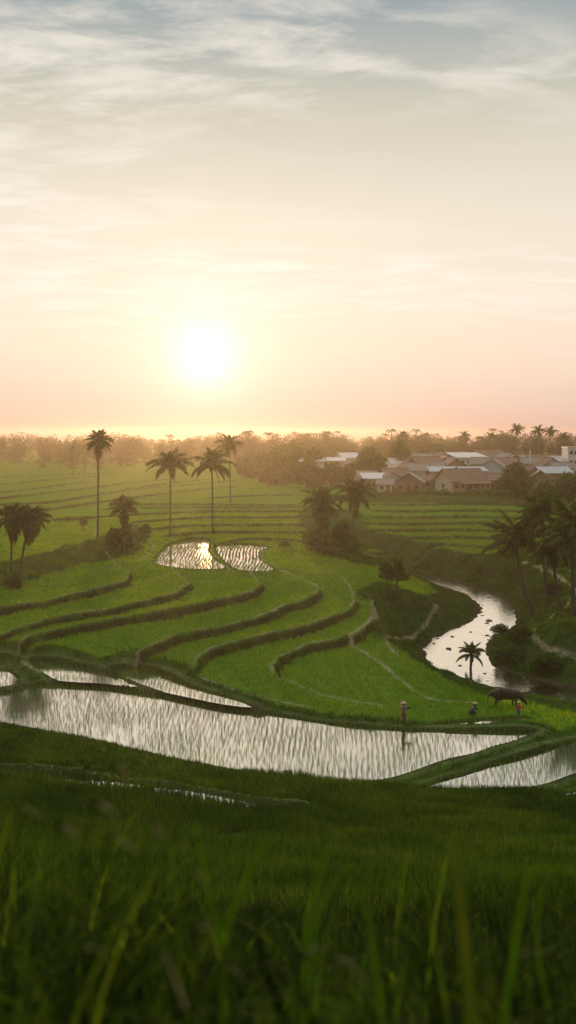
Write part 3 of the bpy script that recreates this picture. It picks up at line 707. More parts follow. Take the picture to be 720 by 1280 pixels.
palm_px(122, 673, 123, 552, 3.0, 'tallest slender palm with a small dense crown on a straight bare trunk', 1, nfr=32, dead=4, shag=8, wide=1.2, up_share=.35, bend=.05, trunk_r=.2)
palm_px(213, 668, 213, 582, 4.6, 'palm mirrored in the bright pond, its crown spread like a wheel', 2, nfr=22, dead=2, bend=.1, up_share=.4)
palm_px(266, 668, 265, 582, 4.6, 'palm just behind the bank between the two ponds', 3, nfr=19, dead=1, bend=-.1, up_share=.35)
palm_px(288, 628, 287, 557, 4.2, 'faint hazy palm just behind the palm of the two ponds', 4, nfr=20, coarse=True, dead=2, trunk_r=.16)
palm_px(92, 592, 93, 564, 4.2, 'far twin-stemmed hazy palm beside the tallest palm', 5, nfr=18, coarse=True, dead=0)
palm_px(106, 591, 105, 578, 2.8, 'small faint palm at the far edge of the fields', 6, nfr=12, coarse=True, dead=0, nuts=False)
palm_px(153, 690, 155, 634, 2.7, 'bushy palm cloaked in hanging leaves above scrub', 7, nfr=36, dead=8, shag=24, wide=1.2, trunk_r=.22, up_share=.4)
# the two fan palms at the edge of the terraces
palm_px(13, 728, 16, 648, 2.7, 'shaggy leaning palm at the outer edge, its stem to the left of its twin', 8, nfr=40, dead=12, shag=18, wide=1.3, trunk_r=.16, up_share=.45, bend=-.3, nuts=False)
palm_px(23, 726, 37, 650, 2.8, 'shaggy leaning palm with thick crown, twin nearer the terrace fields', 9, nfr=44, dead=12, shag=18, wide=1.3, trunk_r=.18, up_share=.45, bend=-.3, nuts=False)
palm_px(400, 688, 402, 630, 4.2, 'ragged palm rising from the left end of the thicket', 10, nfr=28, dead=4, shag=10, up_share=.4)
palm_px(440, 690, 444, 617, 4.2, 'palm with drooping fronds at the tall end of the thicket', 11, nfr=28, dead=4, shag=4, up_share=.4)
# small tree pair by the terrace path
palm_px(588, 845, 589, 818, 1.9, 'low young palm on the near river bank against bright water', 14, nfr=20, dead=2, trunk_r=.14, nuts=False, up_share=.5, name='young_palm')
palm_px(667, 768, 645, 681, 4.9, 'river palm with a curved trunk leaning out over the bank', 15, nfr=22, dead=3, bend=.55, trunk_r=.22, up_share=.5, up_len=1.05)
palm_px(684, 758, 677, 648, 4.5, 'river palm with the straight trunk just behind the curved one', 16, nfr=21, dead=3, bend=.2, trunk_r=.2, up_share=.5, up_len=1.0)
palm_px(702, 764, 690, 690, 3.2, 'river palm leaning between its two straighter neighbours', 17, nfr=16, dead=3, bend=.3, trunk_r=.19)
palm_px(717, 772, 715, 668, 4.9, 'nearest dark river palm, straight trunk at the edge of the view', 18, nfr=23, dead=3, bend=.1, trunk_r=.24, up_share=.5, up_len=1.05)
palm_px(706, 700, 706, 655, 3.2, 'thin palm half hidden behind the river palms', 19, nfr=16, dead=2, coarse=True, Y=150)
for i, (px, py, Y, L) in enumerate([(503, 546, 420, 'palm poking above the round dark tree by the village'), (646, 537, 400, 'tallest of the skyline palms behind the village'),
        (673, 539, 395, 'skyline palm, first of a close pair behind the village'), (688, 540, 395, 'skyline palm, second of a close pair behind the village'),
        (580, 545, 470, 'small skyline palm above the bright metal roof'), (614, 546, 470, 'small skyline palm between the metal roof and the tall palm'), (704, 547, 400, 'low skyline palm nearest the white building')]):
    palm_px(px, 580, px, py, 4.0, L, 30 + i, Y=Y, nfr=17, coarse=True, dead=2, nuts=False, group='skyline palms behind the village', trunk_r=.25)

# ------------------------------------------------------------------ trees and shrubs
def tree_px(name, px, py, w_px, h_px, label, Y=None, **kw):
    if Y is None: p = ground_px(px, py)
    else: xx = at_dist(px, Y); p = Vector((xx, Y, gz(xx, Y)))
    s = p.y / F; return tree(name, p.x, p.y, h_px * s, w_px * s / 2, kw.pop('mat', M['tree']), label, seed=kw.pop('seed', int(px * 7 + py)), **kw)
def topped(name, px, top, w_px, Y, label, **kw):
    xx = at_dist(px, Y); z = gz(xx, Y); d = ray(px, top); zt = CAMZ + d[2] / d[1] * Y
    return tree(name, xx, Y, zt - z, w_px * Y / F / 2, kw.pop('mat', M['tree']), label, seed=kw.pop('seed', int(px * 3 + Y)), **kw)
topped('round_tree', 499, 545, 34, 330, 'round ball-shaped dark tree standing above the village roofs', n=4200, leaf=.5, nb=12, trunk_h=.3)
topped('broad_tree', 460, 554, 44, 300, 'dense dark tree left of the round tree', n=4500, leaf=.5, nb=12, trunk_h=.2)
topped('broad_tree', 645, 574, 52, 238, 'broad low tree in front of the village houses', n=6500, leaf=.34, nb=14, trunk_h=.12, mat=M['tree'])
topped('broad_tree', 712, 588, 46, 225, 'dark leafy tree below the white building', n=5000, leaf=.34, nb=12, trunk_h=.12)
topped('broad_tree', 682, 600, 30, 230, 'small leafy tree between the two large village trees', n=2800, leaf=.34, nb=9, trunk_h=.1)
cl = [(345, 552, 40, 330, 'hazy tree at the sunlit end of the tree belt'), (368, 544, 44, 345, 'tallest hazy crown in the orange tree belt'), (392, 552, 40, 340, 'hazy wide crown beside the tallest belt tree'),
      (322, 556, 34, 350, 'small hazy crown at the thin end of the belt'), (352, 566, 40, 290, 'low belt tree standing in front of the hazy crowns'), (384, 572, 44, 280, 'low wide belt tree ahead of the pale roofs'),
      (414, 578, 40, 285, 'low bushy tree under the pale distant roofs'), (440, 576, 36, 290, 'bushy tree between the pale roofs and the thicket'), (336, 574, 34, 300, 'small bushy tree at the field edge of the belt'), (306, 566, 34, 340, 'faint tree behind the pond palms')]
for a in cl: topped('belt_tree', *a[:4], a[4], n=2600, leaf=.55, nb=9, trunk_h=.12, group='hazy trees of the tree belt', mat=M['tree'])
tree_px('slender_tree', 484, 749, 27, 54, 'slender light-green tree by the terrace path, the shorter of two', n=520, leaf=.34, trunk_h=.5, mat=M['tree2'], nb=7)
tree_px('slender_tree', 495, 751, 32, 60, 'slender light-green tree by the terrace path, the taller of two', n=640, leaf=.34, trunk_h=.5, mat=M['tree2'], nb=8)
tree_px('shrub', 398, 692, 44, 40, 'dense shrub at the foot of the ragged palm', n=3200, leaf=.26, trunk_h=.08, mat=M['tree2'])
tree_px('shrub', 428, 692, 44, 46, 'tall tangled shrub filling the middle of the thicket', n=3600, leaf=.26, trunk_h=.08, mat=M['tree2'])
tree_px('shrub', 414, 696, 34, 26, 'low shrub at the front of the thicket', n=2000, leaf=.24, trunk_h=.05, mat=M['tree2'])
tree_px('shrub', 142, 688, 26, 32, 'dark rounded shrub under the bushy palm', n=2600, leaf=.2, trunk_h=.08)
tree_px('shrub', 158, 690, 22, 40, 'upright shrub wrapping the stem of the bushy palm', n=2400, leaf=.2, trunk_h=.1)
tree_px('shrub', 182, 668, 20, 14, 'low shrub beside the curving track to the pond', n=1000, leaf=.2, trunk_h=.05)
tree_px('shrub', 17, 735, 24, 18, 'scrubby bush around the feet of the leaning twin palms', n=1800, leaf=.15, trunk_h=.05)
tree_px('shrub', 104, 664, 14, 20, 'thin sapling beside the foot of the tallest palm', n=500, leaf=.18, trunk_h=.4)
tree_px('shrub', 652, 803, 40, 20, 'bushy shrub overhanging the bright river bend', n=3000, leaf=.15, trunk_h=.05)
tree_px('shrub', 625, 792, 26, 12, 'low leafy shrub at the river edge below the curved palm', n=1500, leaf=.13, trunk_h=.05)
tree_px('shrub', 640, 826, 44, 18, 'wide low shrub on the shaded far bank', n=2800, leaf=.14, trunk_h=.05)
tree_px('shrub', 684, 838, 50, 20, 'dark low shrub by the narrow end of the river', n=2800, leaf=.14, trunk_h=.05)
tree_px('shrub', 690, 745, 40, 20, 'dark undergrowth bush between the river palms', n=1800, leaf=.18, trunk_h=.05)
tree_px('shrub', 600, 716, 30, 10, 'low bush on the grassy bank above the river bend', n=1000, leaf=.16, trunk_h=.05)
tree_px('shrub', 640, 720, 36, 12, 'spreading bush beside the upper track', n=1200, leaf=.16, trunk_h=.05)
tree_px('shrub', 356, 684, 16, 9, 'small bush on the field beyond the sparse pond', n=500, leaf=.18, trunk_h=.05, mat=M['tree2'])
# the wood on the skyline reads as one mass
def forest():
    Vs = []; Fs = []; off = 0; r = random.Random(5)
    def add(V, Fc):
        nonlocal off
        Vs.append(V); Fs.append(Fc + off); off += len(V)
    for Y0, Y1, n, hmin, hmax in ((425, 520, 300, 11, 18), (520, 700, 300, 12, 18.5), (700, 1000, 300, 13, 18)):
        for i in range(n):
            Y = r.uniform(Y0, Y1); x = r.uniform(-.6, .6) * Y; px = 360 + x / Y * F
            h = .93 * r.uniform(hmin, hmax) * (1 + .12 * math.sin(px * .021) + .1 * math.sin(px * .05 + 1))
            if -40 < px < 300: h *= .97
            z = gz(x, Y); h = min(h, 24.6 - z + r.uniform(-1, .9)) * r.choice((1, 1, .93, .86, .75)); w = h * r.uniform(.3, .5); m = 640 if Y < 700 else 260
            B = [(x + r.uniform(-.5, .5) * w, Y + r.uniform(-.5, .5) * w, z + h * q, w * r.uniform(.5, .8), w * .7, h * .22) for q in (.25, .5, .62, .78)]
            V, Fc = leaf_cloud(B, m, .46 if Y < 700 else .8, i + int(Y), .45); add(V, Fc)
            if r.random() < .12 and px > 200:  # palm heads among the crowns
                top = Vector((x, Y, min(z + h * r.uniform(1.02, 1.15), 26.8))); pv = []; pf = []
                for k in range(13):
                    a = k * 2.4; L = 4; d = Vector((math.cos(a), math.sin(a), 0)); s = Vector((-math.sin(a), math.cos(a), 0)) * .45; up_ = r.uniform(.1, .9)
                    o = len(pv); m_ = top + d * L * .5 + Vector((0, 0, L * .35 * up_)); e = top + d * L + Vector((0, 0, -L * .5 + L * .4 * up_))
                    pv += [top - s * .3, top + s * .3, m_ + s, m_ - s, e, e + s * .1]; pf += [(o, o + 1, o + 2, o + 3), (o + 3, o + 2, o + 5, o + 4)]
                q = len(pv); pv += [top + Vector((-.2, 0, 0)), top + Vector((.2, 0, 0)), Vector((x + .25, Y, z)), Vector((x - .25, Y, z))]; pf.append((q, q + 1, q + 2, q + 3))
                add(np.array([tuple(v) for v in pv]), np.array(pf))
    tag(mesh_obj('forest', np.concatenate(Vs), np.concatenate(Fs), M['far']), 'hazy belt of distant woodland along the skyline', 'woodland', kind='stuff')
forest()
# ------------------------------------------------------------------ village
M['wall_cream'] = surf_mat('cream plaster', (.34, .29, .22), (.50, .44, .35), 1.2, bump=.2)
M['wall_white'] = surf_mat('white plaster', (.50, .50, .50), (.68, .68, .67), 1.0, bump=.15)
M['wall_brown'] = surf_mat('board wall', (.16, .11, .075), (.28, .20, .14), 1.5, bump=.4, stretch=(6, 6, 1))
M['wall_blue'] = surf_mat('pale blue plaster', (.34, .40, .45), (.46, .52, .56), 1.0, bump=.15)
M['roof_tile'] = surf_mat('clay tile', (.10, .066, .046), (.23, .145, .10), 1.4, bump=.8, bscale=9, stretch=(1, 3, 1))
M['roof_grey'] = surf_mat('grey sheet roof', (.13, .12, .11), (.25, .23, .20), 1.2, bump=.6, stretch=(5, 1, 1))
M['roof_pale'] = surf_mat('pale zinc roof', (.34, .34, .34), (.52, .51, .49), .8, bump=.5, rough=.35, spec=.6, stretch=(4, 1, 1))
M['roof_blue'] = surf_mat('pale blue zinc roof', (.24, .27, .28), (.40, .43, .43), .8, bump=.5, rough=.4, stretch=(4, 1, 1))
M['glass'] = surf_mat('dark window', (.015, .015, .016), (.03, .03, .03), 2, rough=.15, bump=0)
M['frame'] = surf_mat('window frame', (.25, .2, .15), (.4, .34, .26), 3, bump=.1)
M['door'] = surf_mat('plank door', (.08, .05, .03), (.15, .09, .05), 3, bump=.3)
def house(px, Y, w, d, wh, rh, style, wall, roof, label, rz=0.0, eave=.6, wins=3, floors=1, porch=False, sunk=.4, chimney=False):
    x = at_dist(px, Y); z = min(gz(x + a, Y + b) for a in (-w / 3, w / 3) for b in (-d / 3, d / 3)); root = empty('house', (x, Y, z), rz)
    bm = bmesh.new(); hw, hd = w / 2, d / 2
    add_box(bm, -hw, hw, -hd, hd, -1.5, wh)
    def prism(pts, ax):   # gable end filler
        return
    if style == 'x':       # ridge along the width
        for sx_ in (-1, 1):
            a = [bm.verts.new((sx_ * hw, -hd, wh)), bm.verts.new((sx_ * hw, hd, wh)), bm.verts.new((sx_ * hw, 0, wh + rh - .05)), bm.verts.new((sx_ * (hw - .2), -hd, wh)), bm.verts.new((sx_ * (hw - .2), hd, wh)), bm.verts.new((sx_ * (hw - .2), 0, wh + rh - .05))]
            for f in ((0, 1, 2), (3, 5, 4), (0, 2, 5, 3), (1, 4, 5, 2)): bm.faces.new([a[i] for i in f])
    if style == 'y':
        for sy_ in (-1, 1):
            a = [bm.verts.new((-hw, sy_ * hd, wh)), bm.verts.new((hw, sy_ * hd, wh)), bm.verts.new((0, sy_ * hd, wh + rh - .05)), bm.verts.new((-hw, sy_ * (hd - .2), wh)), bm.verts.new((hw, sy_ * (hd - .2), wh)), bm.verts.new((0, sy_ * (hd - .2), wh + rh - .05))]
            for f in ((0, 1, 2), (3, 5, 4), (0, 2, 5, 3), (1, 4, 5, 2)): bm.faces.new([a[i] for i in f])
    bmesh.ops.recalc_face_normals(bm, faces=bm.faces); bm_obj('wall', bm, M[wall], root)
    bm = bmesh.new(); th = .14
    def slab(p0, p1, q0, q1):   # quad with thickness, p = low edge, q = high edge
        lo = [Vector(p0), Vector(p1), Vector(q1), Vector(q0)]; vs = [bm.verts.new(v) for v in lo] + [bm.verts.new(v + Vector((0, 0, th))) for v in lo]
        for f in [(0, 3, 2, 1), (4, 5, 6, 7), (0, 1, 5, 4), (1, 2, 6, 5), (2, 3, 7, 6), (3, 0, 4, 7)]: bm.faces.new([vs[i] for i in f])
    e = eave
    if style == 'x':
        k = rh / hd
        slab((-hw - e, -hd - e, wh - k * e + .02), (hw + e, -hd - e, wh - k * e + .02), (-hw - e, 0, wh + rh + .02), (hw + e, 0, wh + rh + .02))
        slab((hw + e, hd + e, wh - k * e + .02), (-hw - e, hd + e, wh - k * e + .02), (hw + e, .01, wh + rh + .02), (-hw - e, .01, wh + rh + .02))
        add_box(bm, -hw - e, hw + e, -.16, .16, wh + rh + .1, wh + rh + .24)
    elif style == 'y':
        k = rh / hw
        slab((-hw - e, hd + e, wh - k * e + .02), (-hw - e, -hd - e, wh - k * e + .02), (0, hd + e, wh + rh + .02), (0, -hd - e, wh + rh + .02))
        slab((hw + e, -hd - e, wh - k * e + .02), (hw + e, hd + e, wh - k * e + .02), (.01, -hd - e, wh + rh + .02), (.01, hd + e, wh + rh + .02))
        add_box(bm, -.16, .16, -hd - e, hd + e, wh + rh + .1, wh + rh + .24)
    elif style == 'shed':
        slab((-hw - e, -hd - e, wh + .02), (hw + e, -hd - e, wh + .02), (-hw - e, hd + e, wh + rh), (hw + e, hd + e, wh + rh))
    elif style == 'hip':
        a = [(-hw - e, -hd - e, wh), (hw + e, -hd - e, wh), (hw + e, hd + e, wh), (-hw - e, hd + e, wh), (-hw + hd, 0, wh + rh), (hw - hd, 0, wh + rh)]
        vs = [bm.verts.new(v) for v in a]
        for f in ((0, 1, 5, 4), (1, 2, 5), (2, 3, 4, 5), (3, 0, 4), (3, 2, 1, 0)): bm.faces.new([vs[i] for i in f])
    else:
        add_box(bm, -hw - .15, hw + .15, -hd - .15, hd + .15, wh + .01, wh + .4)
    bmesh.ops.recalc_face_normals(bm, faces=bm.faces); rf = bm_obj('roof', bm, M[roof], root)
    fh = wh / floors
    for fl in range(floors):
        zc_ = fl * fh + fh * .52
        for i in range(wins):
            xx = -hw + w * (i + .7) / (wins + .4)
            if fl == 0 and i == wins // 2:
                bm = bmesh.new(); add_box(bm, xx - .5, xx + .5, -hd - .05, -hd + .05, 0, 2.0); bm_obj('door', bm, M['door'], root); continue
            ww, hh = .5, .55
            bm = bmesh.new()
            add_box(bm, xx - ww - .1, xx + ww + .1, -hd - .08, -hd + .02, zc_ - hh - .1, zc_ - hh); add_box(bm, xx - ww - .1, xx + ww + .1, -hd - .08, -hd + .02, zc_ + hh, zc_ + hh + .1)
            add_box(bm, xx - ww - .1, xx - ww, -hd - .08, -hd + .02, zc_ - hh, zc_ + hh); add_box(bm, xx + ww, xx + ww + .1, -hd - .08, -hd + .02, zc_ - hh, zc_ + hh)
            f = bm_obj('window', bm, M['frame'], root)
            bm = bmesh.new(); add_box(bm, xx - ww, xx + ww, -hd - .04, -hd + .01, zc_ - hh, zc_ + hh); bm_obj('pane', bm, M['glass'], f)
        if abs(rz) > .1:   # a window in the end wall that turns to the fields
            s = -1 if rz > 0 else 1
            bm = bmesh.new(); add_box(bm, s * hw - .06, s * hw + .06, -.55, .55, zc_ - .6, zc_ + .6); f = bm_obj('window', bm, M['frame'], root)
            bm = bmesh.new(); add_box(bm, s * hw - .09, s * hw + .09, -.42, .42, zc_ - .48, zc_ + .48); bm_obj('pane', bm, M['glass'], f)
    if porch:
        bm = bmesh.new()
        for i in range(4):
            xx = -hw * .5 + i * (hw * 1.4 / 3); add_box(bm, xx - .1, xx + .1, -hd - 2.0, -hd - 1.8, -.5, wh * .72)
        bm_obj('porch_post', bm, M['frame'], root)
        bm = bmesh.new(); slab((-hw * .6, -hd - 2.2, wh * .72), (hw + .2, -hd - 2.2, wh * .72), (-hw * .6, -hd + .05, wh * .92), (hw + .2, -hd + .05, wh * .92))
        bmesh.ops.recalc_face_normals(bm, faces=bm.faces); bm_obj('porch_roof', bm, M[roof], root)
    tag(root, label, 'house', 'houses of the village'); return root
H = [
 (577,258,12.5,8,3.3,2.8,'x','wall_cream','roof_tile','long cream house with brown tiled roof and porch at the village front',dict(rz=R(24),porch=True,wins=5)),
 (611,264,7,6,2.9,1.4,'shed','wall_brown','roof_tile','dark brown lean-to beside the cream house with the porch',dict(wins=3)),
 (513,263,9,8,2.7,2.3,'y','wall_brown','roof_grey','low board house whose gable faces the fields',dict(rz=R(-12),wins=3)),
 (472,274,10,7,2.9,1.4,'shed','wall_brown','roof_pale','wide low house under pale zinc roof nearest the thicket',dict(wins=5)),
 (494,285,9,7,3.2,1.9,'x','wall_cream','roof_tile','small cream house with brown roof behind the pale zinc roof',dict(rz=R(10))),
 (538,272,6,5,2.4,1.2,'shed','wall_brown','roof_tile','small brown shack between the gabled house and the cream house',dict(wins=2)),
 (584,322,11.5,10,6.2,1.5,'shed','wall_white','roof_pale','tall white house with gleaming flat metal roof',dict(wins=4,floors=2)),
 (552,288,10,8,3.9,1.2,'shed','wall_cream','roof_blue','pale blue sheet roof just behind the cream house',dict(wins=3)),
 (588,285,9,8,4.0,1.1,'shed','wall_white','roof_blue','short pale blue roof under the gleaming metal roof',dict(wins=3)),
 (617,292,11,9,4.2,2.9,'y','wall_blue','roof_grey','blue-grey house with a wide front gable',dict(rz=R(-18),wins=3)),
 (508,308,11,8,4.0,2.2,'hip','wall_cream','roof_tile','hipped brown roof beneath the round tree',dict(wins=3)),
 (533,318,11,8,4.6,2.2,'x','wall_brown','roof_tile','rusty brown roof between the round tree and the tall white house',dict(rz=R(14))),
 (527,345,9,8,5.0,2.0,'x','wall_white','roof_grey','white-walled house with grey roof at the back of the village',dict(rz=R(-16),floors=2)),
 (550,348,11,8,5.2,2.3,'hip','wall_brown','roof_tile','broad hipped roof at the back beside the gleaming metal roof',dict()),
 (610,345,12,9,5.6,2.3,'x','wall_cream','roof_tile','reddish roof rising behind the blue-grey gable',dict(rz=R(12),floors=2)),
 (634,338,10,8,5.0,2.0,'y','wall_white','roof_grey','grey gabled house behind the broad low tree',dict(rz=R(15))),
 (655,350,11,8,4.6,1.4,'shed','wall_white','roof_grey','white house in the back row right of the broad tree',dict(wins=5)),
 (674,342,9,8,4.4,2.0,'x','wall_cream','roof_tile','cream house in the back row near the white tower block',dict(wins=4)),
 (692,352,9,8,5.0,1.6,'hip','wall_white','roof_tile','white house with hipped brown roof next to the tower block',dict(wins=4,floors=2)),
 (690,278,11,8,4.2,1.6,'shed','wall_brown','roof_blue','wide brown house under a long pale roof below the tower block',dict(wins=5)),
 (676,270,8,7,3.0,2.2,'y','wall_brown','roof_grey','small brown gabled house beside the broad low tree',dict(rz=R(-14))),
 (717,322,7,7,9.6,.4,'flat','wall_white','roof_pale','white tower block of three storeys at the edge of the village',dict(wins=3,floors=3)),
 (391,340,10,8,5.8,1.2,'shed','wall_white','roof_pale','lone pale roof among the hazy belt trees',dict(wins=3)),
 (418,346,9,8,5.6,1.0,'shed','wall_cream','roof_pale','first of two pale roofs in the trees near the dense dark tree',dict(wins=3)),
 (434,352,8,7,6.4,1.6,'x','wall_white','roof_pale','second pale roof in the trees, touching the dense dark tree',dict(rz=R(20),wins=3)),
 (650,285,8,7,3.4,1.8,'x','wall_cream','roof_tile','cream house mostly hidden by the broad low tree',dict(wins=3)),
]
H += [
 (458,283,7,6,3.0,1.6,'x','wall_cream','roof_grey','small cream cottage at the thicket end of the village',dict(rz=R(14))),
 (488,272,7,6,2.8,1.8,'y','wall_white','roof_tile','white-gabled cottage beside the pale zinc roof',dict(rz=R(8))),
 (522,290,8,6,4.2,1.8,'x','wall_white','roof_grey','white cottage with grey roof behind the low board house',dict(rz=R(-20))),
 (497,328,8,7,4.6,1.8,'x','wall_white','roof_pale','white house with pale roof peeking out under the round tree',dict(rz=R(18))),
 (566,304,8,7,4.6,2.0,'y','wall_brown','roof_tile','brown gable squeezed between the pale blue roofs',dict(rz=R(10))),
 (602,306,7,6,5.0,1.8,'x','wall_cream','roof_grey','narrow cream house under the corner of the gleaming roof',dict(rz=R(-22))),
 (571,345,9,7,5.8,1.8,'x','wall_cream','roof_tile','tiled roof at the back just left of the gleaming metal roof',dict(rz=R(8))),
 (632,312,8,7,4.4,2.0,'x','wall_brown','roof_tile','brown tiled house between the blue-grey gable and the broad tree',dict(rz=R(-14))),
 (665,318,8,6,4.6,1.6,'x','wall_white','roof_grey','long white cottage in the second row by the utility pole',dict(wins=4)),
 (685,312,8,7,4.4,2.2,'y','wall_cream','roof_tile','cream gable in the second row near the tower block',dict(rz=R(12))),
 (704,300,8,6,4.2,1.6,'x','wall_white','roof_grey','small white house right below the tower block',dict(rz=R(-10))),
 (512,330,7,6,4.8,1.8,'y','wall_cream','roof_grey','narrow gable standing behind the hipped brown roof',dict(rz=R(-6))),
]
H = [tuple(list(a[:6]) + (['x'] if (a[6] == 'shed' and a[0] not in (584, 472)) else [a[6]]) + list(a[7:])) for a in H]
H += [
 (483,262,5,5,2.3,1.1,'x','wall_white','roof_grey','tiny white hut in front of the pale zinc roof',dict(wins=2)),
 (545,300,6,5,4.2,1.5,'x','wall_cream','roof_grey','small grey-roofed hut just above the ridge of the cream house',dict(wins=2)),
 (557,330,7,6,5.0,1.6,'y','wall_white','roof_tile','white gable tucked between the brown roofs of the back rows',dict(wins=2)),
 (621,318,6,5,4.4,1.5,'x','wall_white','roof_grey','tiny white house behind the shoulder of the blue-grey gable',dict(wins=2)),
 (643,322,6,5,5.2,1.5,'y','wall_cream','roof_tile','small cream gable rising over the broad low tree',dict(wins=2)),
 (698,330,6,5,5.0,1.4,'x','wall_white','roof_blue','small white hut touching the tower block',dict(wins=2)),
 (667,292,6,5,3.6,1.5,'y','wall_white','roof_tile','little white gable at the shoulder of the broad low tree',dict(wins=2)),
 (449,300,6,5,3.4,1.3,'x','wall_cream','roof_grey','hut half hidden under the dense dark tree',dict(wins=2)),
]
for a in H:
    if a[6] != 'flat' and 'rz' not in a[10]: a[10]['rz'] = R(((a[0] * 7) % 31) - 15)
H = [tuple([a[0], a[1], a[2] * (.9 if a[0] in (577, 584) else .80)] + list(a[3:])) for a in H]
for h_ in H: house(*h_[:9], h_[9], **h_[10])
# utility pole seen above the roofs
x = at_dist(663, 300); pole = empty('utility_pole', (x, 300, gz(x, 300)))
V, Fc = tube_arrays([(0, 0, -.3), (0, 0, 5), (0, 0, 9.4)], [.16, .14, .11]); mesh_obj('pole', V, Fc, M['wall_white'], pole, smooth=True)
bm = bmesh.new(); add_box(bm, -.9, .9, -.06, .06, 8.7, 8.85); bm_obj('crossarm', bm, M['frame'], pole)
tag(pole, 'slim pale utility pole standing above the village roofs', 'utility pole')
# scrub along the foot of the village
LV = []; LF = []; off = 0; r_ = random.Random(3)
for i in range(75):
    px = 445 + i * 4.2; Y = 246 + r_.uniform(-2, 4) - (px - 440) * .01; xx = at_dist(px, Y); hh = r_.uniform(.5, 1.3)
    V, Fc = leaf_cloud([(xx, Y, gz(xx, Y) + hh * .4, r_.uniform(.9, 1.7), 1.0, hh)], 90, .3, i); LV.append(V); LF.append(Fc + off); off += len(V)
tag(mesh_obj('undergrowth', np.concatenate(LV), np.concatenate(LF), M['tree']), 'dark scrub along the foot of the village', 'undergrowth', kind='stuff')
# ------------------------------------------------------------------ people and the buffalo
def skin_obj(name, nodes, edges, mat, parent=None, sub_=2, root=0):
    """nodes: (x,y,z,r) ; grown into one continuous surface"""
    bm = bmesh.new(); lay = bm.verts.layers.skin.verify(); vs = []
    for n_ in nodes:
        v = bm.verts.new(n_[:3]); rr = n_[3]; v[lay].radius = (rr, n_[4] if len(n_) > 4 else rr); vs.append(v)
    for a, b in edges: bm.edges.new((vs[a], vs[b]))
    vs[root][lay].use_root = True
    me = bpy.data.meshes.new(name); bm.to_mesh(me); bm.free(); o = bpy.data.objects.new(name, me); COL.objects.link(o)
    o.modifiers.new('skin', 'SKIN').use_smooth_shade = True
    s = o.modifiers.new('sub', 'SUBSURF'); s.levels = sub_; s.render_levels = sub_
    dg = bpy.context.evaluated_depsgraph_get(); me2 = bpy.data.meshes.new_from_object(o.evaluated_get(dg)); o.modifiers.clear(); o.data = me2
    me2.materials.clear(); me2.materials.append(mat); me2.polygons.foreach_set('use_smooth', np.ones(len(me2.polygons), dtype=bool))
    if parent is not None: o.parent = parent
    return o
M['skin'] = surf_mat('skin', (.20, .11, .07), (.26, .15, .10), 6, rough=.55, bump=0)
M['purple'] = surf_mat('magenta cloth', (.24, .06, .12), (.38, .14, .22), 6, bump=.3)
M['maroon'] = surf_mat('maroon cloth', (.09, .02, .03), (.16, .04, .05), 6, bump=.3)
M['navy'] = surf_mat('navy cloth', (.015, .02, .04), (.035, .045, .08), 6, bump=.3)
M['red'] = surf_mat('red cloth', (.36, .07, .06), (.5, .13, .11), 6, bump=.3)
M['grey_cloth'] = surf_mat('grey cloth', (.08, .09, .08), (.14, .15, .13), 6, bump=.3)
M['straw'] = surf_mat('straw', (.34, .27, .15), (.52, .43, .26), 20, bump=.4)
M['hair'] = surf_mat('black hair', (.01, .009, .008), (.02, .016, .014), 10, rough=.4, bump=.2)
M['hide'] = surf_mat('buffalo hide', (.030, .018, .012), (.065, .040, .028), 3, rough=.6, bump=.3)
M['horn'] = surf_mat('horn', (.05, .045, .04), (.12, .11, .10), 8, rough=.4, bump=.2)
M['sheaf'] = surf_mat('dark bundle', (.03, .04, .015), (.07, .08, .03), 12, bump=.7)
